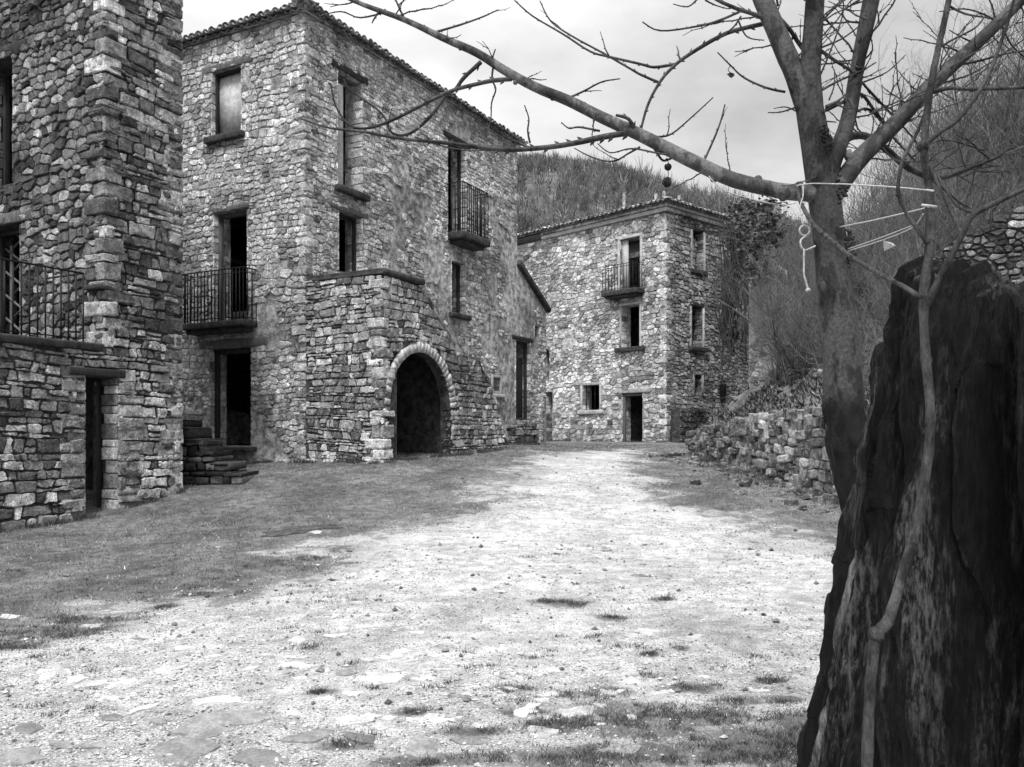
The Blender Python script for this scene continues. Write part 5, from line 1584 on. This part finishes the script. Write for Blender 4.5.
for nm, pl in LIMBS.items():
    mb = MB()
    q = limb_tube(mb, pl, 12, [{'left_high': .48, 'centre': .38, 'right_thin': .36, 'right_fork': .36, 'right_thick': .42, 'low_left': .78, 'behind_right': .3}[nm]] * (len(pl) * 4 - 3), .02)  # tone per limb: bark colour with backlit shade mixed in
    if nm == 'low_left':
        for i in range(6, len(q) - 3, 4):                      # nodes along the long limb
            c = Vector(q[i][:3]); mb.box(c + Vector((rt.uniform(-1, 1), 0, rt.choice((-1, 1)))) * q[i][3] * .8, ((1, 0, 0), (0, 1, 0), (0, 0, 1)), (q[i][3] * .5,) * 3, 0, .8, r=q[i][3] * .4, rng=rt)
    if nm == 'right_thick':
        c = Vector(q[7][:3]); mb.tube([c, c + Vector((-.03, 0, .05)), c + Vector((-.035, 0, .075))], [.022, .024, .02], 8, 0, .9)
    limb = mb.build('limb', M['plane_bark'], ptree)
    if nm == 'low_left': balls_parent = limb
    tw = MB()
    for (pp_, w0, w1, off) in SUBS.get(nm, []):
        n = len(pp_)
        # tie the twig's foot to the limb's own depth, then drift towards its own
        foot = Vector(at(pp_[0][0], pp_[0][1], TD)); 
        dl = min(q, key=lambda a: (a[0] / a[1] - (pp_[0][0] - 512) / FPX) ** 2 + ((a[2] - EYE) / a[1] - (HOR - pp_[0][1]) / FPX) ** 2)[1]
        poly = [(c[0] + rt.uniform(-1, 1), c[1] + rt.uniform(-1, 1), dl + (TD + off - dl) * (i / max(1, n - 1)), w0 + (w1 - w0) * i / (n - 1)) for i, c in enumerate(pp_)]
        poly[0] = (pp_[0][0], pp_[0][1], dl, w0)
        qq = limb_tube(tw, poly, 6, [.42] * (n * 4 - 3), .06)
        buds(tw, qq, .05, rt, 1.0, .5)
        L = sum((Vector(a[:3]) - Vector(b[:3])).length for a, b in zip(qq[:-1], qq[1:]))
        for k in range(int(L / .26)):
            i = rt.randint(len(qq) // 4, len(qq) - 2)
            d = (Vector(qq[i + 1][:3]) - Vector(qq[i][:3])).normalized()
            a = (d + Vector((rt.uniform(-1, 1), rt.uniform(-.8, .8), rt.uniform(-.7, 1.1)))).normalized()
            if rt.random() < .45: twig(tw, qq[i][:3], a, rt.uniform(.06, .2), qq[i][3] * .7, rt, 0, .55)
    for k in range({'low_left': 10, 'left_high': 11, 'centre': 18, 'right_thin': 16, 'right_fork': 8, 'right_thick': 30, 'behind_right': 26}[nm]):
        i = rt.randint(len(q) // 4, len(q) - 2)
        twig(tw, q[i][:3], Vector((rt.uniform(-1, 1), rt.uniform(-.6, .8), rt.uniform(-.3, 1))), rt.uniform(.15, .5), rt.uniform(.0035, .006), rt, 1, .42)
    if tw.v: tw.build('twigs', M['plane_bark'], limb)
for (px, py, r) in ((668, 167, .019), (667, 182, .026)):
    bmm = MB(); c = at(px, py, TD + .2)
    vs, fs = [], []
    for i in range(9):
        for j in range(14):
            ph, th = math.pi * i / 8, 6.2832 * j / 14
            rr = r * (1 + rt.uniform(-.12, .14))
            vs.append((c.x + rr * math.sin(ph) * math.cos(th), c.y + rr * math.sin(ph) * math.sin(th), c.z + rr * math.cos(ph)))
    for i in range(8):
        for j in range(14): fs.append((i * 14 + j, i * 14 + (j + 1) % 14, (i + 1) * 14 + (j + 1) % 14, (i + 1) * 14 + j))
    bmm.add(vs, fs, 0, .2)
    up_c = at(px - (1 if py < 170 else -1), 158 if py < 170 else 168, TD + .2)
    bmm.tube([c, (c + up_c) / 2 + Vector((.004, 0, 0)), up_c], .0022, 5, 0, .3)
    bmm.build('seed_ball', M['plane_bark'], balls_parent, smooth=False)
# withered leaf scrap on a twig
lf = MB(); c = at(731, 74, TD - .1)
lf.tube([at(730, 66, TD - .1), at(728, 70, TD - .1), c], .002, 4, 0, .4)
leaf(lf, c, .035, .4, rt); leaf(lf, c + Vector((.005, 0, -.008)), .03, .4, rt)
lf.build('withered_leaf', M['plane_bark'], balls_parent, smooth=False)

# ================================================================== SAPLING growing against the stump
SD = 2.0
mb = MB()
stem = [(862, 1010, 1.78, 9), (864, 880, 1.82, 8.5), (866, 790, 1.86, 8.2), (869, 712, 1.88, 8), (873, 655, 1.9, 8), (877, 634, 1.9, 9), (888, 621, 1.9, 8), (897, 592, 1.92, 7.5), (912, 543, 1.95, 7.2), (925, 480, 1.97, 7), (930, 432, 1.98, 6.8), (930, 404, 1.98, 6.6), (925, 348, 2.0, 6.5), (924, 296, 2.0, 6.8), (930, 244, 2.0, 6.4), (929, 190, 2.0, 5.6), (924, 150, 2.0, 5.2), (929, 97, 2.02, 4.8), (940, 41, 2.05, 4.2), (949, 0, 2.08, 3.9), (960, -60, 2.1, 3.4)]
q = limb_tube(mb, [(a, b, c, d * .70) for (a, b, c, d) in stem], 12, [1.0] * (len(stem) * 4 - 3), .15)
for (px, py, d) in ((876, 634, 1.9), (924, 296, 2.0), (923, 146, 2.0), (912, 543, 1.95), (929, 240, 2.0), (926, 360, 2.0)):
    c = at(px, py, d); mb.box(c, ((1, 0, 0), (0, 1, 0), (0, 0, 1)), (.0160 if py > 600 else .0130,) * 3, 0, 1, r=.0115, jit=.002, rng=rt)
sap = empty('sapling', (at(862, 1010, 1.78).x, 1.78, 0), 'thin forked pale sapling growing up against the face of the big stump', 'sapling')
mb.build('stem', M['sapling'], sap)
for pl in ([(923, 146, 2.0, 3.6), (940, 132, 1.99, 3.2), (959, 118, 1.98, 3), (985, 82, 1.97, 2.6), (1004, 34, 1.95, 2.2), (1015, -4, 1.94, 1.8)],
           [(932, 92, 2.02, 3), (950, 88, 2.05, 2.7), (970, 89, 2.08, 2.5), (1024, 87, 2.12, 2.2), (1060, 80, 2.15, 2)],
           [(926, 306, 2.0, 5), (934, 290, 1.98, 4.6), (944, 270, 1.96, 4.3), (961, 237, 1.93, 3.9), (972, 216, 1.91, 3.8), (991, 205, 1.9, 3.3), (1024, 189, 1.88, 3), (1060, 168, 1.86, 2.6)],
           [(972, 217, 1.91, 3.2), (977, 205, 1.91, 2.8), (982, 194, 1.91, 2.8)],
           [(927, 160, 2.0, 2.2), (940, 188, 1.97, 2.2), (953, 216, 1.95, 2.4), (962, 234, 1.93, 2.4)],
           [(928, 244, 2.0, 3), (918, 230, 2.02, 2.8), (907, 214, 2.03, 2.6), (898, 190, 2.05, 2.4), (903, 160, 2.06, 2.2), (916, 135, 2.06, 2), (924, 115, 2.04, 1.8)],
           [(970, 212, 1.91, 1.6), (957, 206, 1.92, 1.4), (948, 193, 1.94, 1.3), (938, 176, 1.98, 1.2)],
           [(920, 297, 2.0, 3.4), (906, 288, 2.06, 3.2), (893, 281, 2.15, 3), (881, 275, 2.3, 3), (866, 266, 2.6, 3), (850, 256, 3.0, 3), (838, 246, 3.4, 3), (827, 237, 3.75, 3), (815, 226, 4.0, 2.8), (806, 213, 4.15, 2.6), (799, 198, 4.22, 2.2), (800, 186, 4.26, 1.8)],
           [(936, 50, 2.05, 1.6), (952, 40, 2.04, 1.3), (975, 28, 2.03, 1.2), (985, 16, 2.02, .8)], [(949, 6, 2.08, 1.6), (966, 14, 2.08, 1.3), (990, 18, 2.07, 1)]):
    m_ = MB()
    qq = limb_tube(m_, [(a, b, c, d * .8) for (a, b, c, d) in pl], 8, [1.0] * (len(pl) * 4 - 3), .05)
    buds(m_, qq, .07, rt, .9, 1)
    m_.build('shoot', M['sapling'], sap)

# ================================================================== CORD tied between tree and sapling
cd = MB()
def cord(pts, hw, mb=cd):
    q = limb_pts([(a, b, d, hw * .58) for (a, b, d) in pts])
    mb.tube([p[:3] for p in q], [p[3] for p in q], 6, 0, .5)
cord([(797, 186, 4.30), (803, 184.5, 4.20), (815, 183.5, 4.17), (835, 184, 4.22), (842, 184, 4.0), (870, 185.5, 3.3), (900, 187.5, 2.5), (926, 190, 1.975)], 1.1)
cord([(926, 190, 1.975), (934, 191, 1.97)], 1.9)
cord([(840, 227, 4.3), (870, 221, 3.5), (905, 213, 2.6), (929, 207, 1.97)], 1.3)
cord([(848, 251, 4.3), (880, 241, 3.4), (912, 228, 2.5), (923, 214, 1.98)], 1.2)
cord([(848, 249, 4.3), (880, 238, 3.4), (911, 226, 2.4)], 1.0)
cord([(922, 205, 1.96), (930, 206, 1.95), (936, 207, 1.97)], 2.4)
cord([(709, 176, TD), (714, 182, TD), (726, 191, TD), (752, 199, TD), (775, 204, TD), (788, 204.5, TD - .05), (795, 203, TD - .1)], .9)
cord([(803, 184, 4.2), (803, 196, 4.19), (800, 208, 4.18), (803, 226, 4.17)], 1.0)
ck = []
for k in range(11): a = 6.2832 * k / 10; ck.append((804.5 + 5 * math.cos(a + 1), 230.5 - 5 * math.sin(a + 1), 4.17 - .01 * math.sin(a)))
cord(ck, 1.7)
cord([(806, 236, 4.16), (801, 240, 4.15), (801, 246, 4.15), (805, 250, 4.16), (811, 248, 4.17), (815, 246, 4.18)], 1.7)
cord([(804, 249, 4.15), (804, 262, 4.15), (804, 274, 4.15), (806, 282, 4.15), (808, 289, 4.15)], 1.6)
c = at(808, 290, 4.15); cd.box(c, ((1, 0, .3), (0, 1, 0), (-.3, 0, 1)), (.011, .008, .008), 0, .5, r=.005, rng=rt)
o = cd.build('cord', M['cord'], loc=at(804, 240, 4.15))
tag(o, 'white cord knotted round the plane tree trunk and strung to the sapling', 'cord')
tg = MB()
a, b, c_, d_ = at(883, 241, 3.32), at(892, 243, 3.30), at(895, 246, 3.29), at(884, 251, 3.33)
n_ = Vector((.1, -1, .05)).normalized() * .003
tg.add([tuple(v) for v in (a, b, c_, d_)] + [tuple(v + n_) for v in (a, b, c_, d_)], [(3, 2, 1, 0), (4, 5, 6, 7), (0, 1, 5, 4), (1, 2, 6, 5), (2, 3, 7, 6), (3, 0, 4, 7)], 0, .6)
tg.tube([at(884, 241, 3.3), at(885, 239.5, 3.3)], .002, 4)
o = tg.build('tag', M['cord'], loc=a, smooth=False)
tag(o, 'small white paper scrap hanging on the lower cord near the trunk', 'tag')

# ================================================================== GROUND DETAIL
rg = random.Random(121)
def bz(x, y): return gz(x, y) + 0.035 * fbm(x * .9, y * .9, 0, 2) + 0.012 * fbm(x * 4, y * 4, 3, 3)
# sunken dark slab in the lawn
a = ground_hit(303, 531)
sl = MB(); z0 = bz(*a)
vs = []
for k in range(18):
    th = 6.2832 * k / 18; r = rg.uniform(.55, 1.15)
    X, Y = a[0] + .55 * r * math.cos(th), a[1] + .30 * r * math.sin(th) + .15 * math.cos(th)
    vs.append((X, Y, bz(X, Y) + .012))
vs2 = [(v[0], v[1], v[2] - .12) for v in vs]
vs2.append((a[0], a[1], z0 + .02))
sl.add(vs + vs2, [(k, (k + 1) % 18, 36) for k in range(18)] + [(k, 18 + k, 18 + (k + 1) % 18, (k + 1) % 18) for k in range(18)], 0, .06)
o = sl.build('stone_slab', M['wet_stone'], loc=(a[0], a[1], z0), smooth=False)
tag(o, 'flat dark stone slab sunk in the grass in front of the arched porch', 'slab')

# worn flat stones of the old paving, part of the path
pv = MB()
def flag(x, y, r, tone, mb, lift=.012):
    n = rg.randint(9, 13); ph = rg.uniform(0, 6.28); ex = rg.uniform(.45, .9); rot = rg.gauss(0, .5)
    zc = bz(x, y); ring = []
    for k in range(n):
        th = 6.2832 * k / n + rg.uniform(-.15, .15); rr = r * rg.uniform(.65, 1.2)
        u_, v_ = rr * math.cos(th + ph), rr * ex * math.sin(th + ph)
        ring.append((u_ * math.cos(rot) - v_ * math.sin(rot), u_ * math.sin(rot) + v_ * math.cos(rot)))
    tx, ty = rg.uniform(-.05, .05), rg.uniform(-.05, .05)
    vs = []
    for (s_, dz) in ((1.05, -.03), (.97, lift * .7), (.8, lift)):
        for (u_, v_) in ring: vs.append((x + u_ * s_, y + v_ * s_, bz(x + u_ * s_, y + v_ * s_) + dz + u_ * tx + v_ * ty + .010 * mnoise.noise(Vector(((x + u_) * 14, (y + v_) * 14, 2))) - .002))
    vs.append((x, y, zc + lift * 1.15))
    fs = [(l * n + k, l * n + (k + 1) % n, (l + 1) * n + (k + 1) % n, (l + 1) * n + k) for l in range(2) for k in range(n)] + [(2 * n + k, 2 * n + (k + 1) % n, 3 * n) for k in range(n)]
    mb.add(vs, fs, 0, tone)
for (px, py, n, sx, sy) in ((190, 640, 46, 120, 36), (320, 655, 34, 130, 40), (440, 660, 42, 70, 24), (250, 690, 26, 120, 20), (350, 565, 14, 70, 18), (600, 660, 30, 60, 20), (640, 690, 20, 70, 16), (470, 690, 24, 90, 16), (100, 680, 24, 90, 20), (560, 720, 14, 60, 12), (500, 600, 14, 160, 40), (380, 720, 20, 110, 14)):
    for k in range(int(n * .55)):
        x, y = ground_hit(px + rg.gauss(0, sx * .6), min(766, py + rg.gauss(0, sy * .7)))
        flag(x, y, rg.choice((.04, .05, .06, .08, .1, .13)) * rg.uniform(.8, 1.2), rg.uniform(.34, .50), pv, rg.uniform(.001, .011))
for (px, py, r) in ((110, 722, .09), (160, 725, .08), (235, 720, .22), (205, 733, .16), (60, 748, .11), (100, 745, .12), (30, 735, .1), (360, 738, .12), (420, 745, .16), (310, 742, .14), (345, 680, .08), (140, 642, .07), (620, 752, .12), (265, 760, .16), (180, 752, .2), (640, 578, .1), (20, 760, .16), (470, 740, .1)):
    x, y = ground_hit(px, py); flag(x, y, r, rg.uniform(.15, .26), pv, .012)
tag(pv.build('paving', M['gravel'], smooth=False), kind='structure')

# loose gravel
gr = MB()
def pebble(x, y, s, tone, mb):
    z = bz(x, y) + s * .25
    a = rg.uniform(0, 6.28); c, s_ = math.cos(a), math.sin(a)
    P_ = [(1, 0, 0), (0, .8, 0), (-1, .1, 0), (0, -.8, .1), (.2, .1, .65), (0, 0, -.6)]
    vs = []
    for (u_, v_, w_) in P_:
        u_ *= rg.uniform(.7, 1.2); v_ *= rg.uniform(.6, 1.1)
        vs.append((x + s * (u_ * c - v_ * s_), y + s * (u_ * s_ + v_ * c), z + s * w_ * rg.uniform(.6, 1.1)))
    mb.add(vs, [(0, 1, 4), (1, 2, 4), (2, 3, 4), (3, 0, 4), (1, 0, 5), (2, 1, 5), (3, 2, 5), (0, 3, 5)], 0, tone)
cnt = 0
PA = np.random.RandomState(5)
while cnt < 27000:
    d = 3.6 + 16 * rg.random() ** 1.7
    x = rg.uniform(-.66, .5) * d
    g = grass_amount(np.array([x]), np.array([d]))[0]
    if rg.random() < g * 1.2: continue
    if fbm(x * .8, d * .8, 6, 2) < rg.uniform(-.9, .5): continue
    s_ = .004 + .009 * rg.random() ** 2 + (.016 * rg.random() if rg.random() < .05 else 0) + .0004 * d
    pebble(x, d, s_, rg.choice((.12, .24, .34, .4, .45, .5, .52)) * rg.uniform(.8, 1.2), gr); cnt += 1
for k in range(150):                                         # larger dark stones
    d = 5 + 18 * rg.random(); x = rg.uniform(-.4, .4) * d
    pebble(x, d, rg.uniform(.02, .045), rg.uniform(.05, .2), gr)
tag(gr.build('gravel', M['gravel'], smooth=False), 'loose pale gravel and small stones over the track', 'gravel', kind='stuff')

# short grass and tufts
ga = MB()
def blade(x, y, z, h_, w_, tone, lean):
    a = rg.uniform(0, 6.28); b = rg.uniform(0, 6.28)
    c, s_ = math.cos(a) * w_, math.sin(a) * w_
    l = h_ * lean * rg.uniform(.2, 1)
    ga.add([(x - c, y - s_, z - .008), (x + c, y + s_, z - .008), (x + l * math.cos(b), y + l * math.sin(b), z + h_)], [(0, 1, 2)], 0, tone)
N = 190000
yy = 4 + 26 * PA.rand(N) ** 1.25
xx = (PA.rand(N) * 1.25 - .72) * yy
gg = grass_amount(xx, yy)
zz = gz_arr(xx, yy)
for x, y, z, g in zip(xx, yy, zz, gg):
    n = fbm(x * 1.6, y * 1.6, 2, 3)
    if g + .45 * n < .40 + .3 * rg.random() or x * x + y * y < 0: continue
    if x > wallx(y) - .05: continue
    z += 0.035 * fbm(x * .9, y * .9, 0, 2) + 0.012 * fbm(x * 4, y * 4, 3, 3)
    tn = max(.02, .15 * math.exp(rg.gauss(0, .4)) * (1 + .5 * n))
    h_ = rg.uniform(.010, .030) * (1.3 if n > .3 else 1)
    blade(x, y, z, h_, .0025 + .0004 * y, tn, 1.8)
for ((cx, cy), rx, ry) in FORE_PATCH:
    ry = ry * 1.7
    for k in range(int(min(6000, 14000 * rx * ry + 350))):
        u_, v_ = rg.gauss(0, .42), rg.gauss(0, .42)
        x, y = cx + u_ * rx, cy + v_ * ry
        n = fbm(x * 5, y * 5, 3, 2)
        if n < -.10 + .3 * math.hypot(u_, v_) or fbm(x * 14, y * 14, 5, 1) < -.25: continue
        blade(x, y, bz(x, y), rg.uniform(.010, .034), .003, max(.02, .075 * math.exp(rg.gauss(0, .45))), 1.6)
for k in range(260):                                         # scattered small tufts in the gravel
    d = 3.9 + 7 * rg.random() ** 1.4; x = rg.uniform(-.6, .42) * d
    if fbm(x * .6, d * .6, 12, 2) < 0: continue
    r = rg.uniform(.015, .06)
    for j in range(int(40 * r / .03)):
        a, q_ = rg.uniform(0, 6.28), abs(rg.gauss(0, r)); X, Y = x + math.cos(a) * q_ * 1.6, d + math.sin(a) * q_
        blade(X, Y, bz(X, Y), rg.uniform(.01, .035), .0035, max(.02, .06 * math.exp(rg.gauss(0, .4))), 1.2)
def weeds(pl, ua, ub, n, hmax):
    for k in range(n):
        u = rg.uniform(ua, ub)
        if fbm(u * 1.7, pl.o[0], 3, 2) < -.05: continue
        dep = abs(rg.gauss(0, .09)) + .03
        x, y, _ = pl.p(u, 0, dep)
        blade(x, y, bz(x, y), hmax * rg.uniform(.25, 1) * (1 - min(.7, dep * 2)), .006, max(.015, .06 * math.exp(rg.gauss(0, .45))), .9)
weeds(tr, -3.5, uT, 2600, .14); weeds(fl, -.05, 3.4, 1800, .12); weeds(pbk, 0, 2, 1400, .12); weeds(pa, -.02, 5.2, 2600, .13); weeds(pp, PU[0], PU[1], 900, .16); weeds(bl, -.1, 9, 2200, .2)
for k in range(3500):
    y = rg.uniform(10, 23.4); x = wallx(y) - abs(rg.gauss(0, .16)) - .03
    if fbm(y * 1.5, 2, 3, 2) < -.1: continue
    blade(x, y, bz(x, y), rg.uniform(.03, .14), .006, max(.015, .07 * math.exp(rg.gauss(0, .45))), .9)
tag(ga.build('grass', M['grass'], smooth=False), 'short rough grass over the lawn and in patches through the gravel', 'grass', kind='stuff')
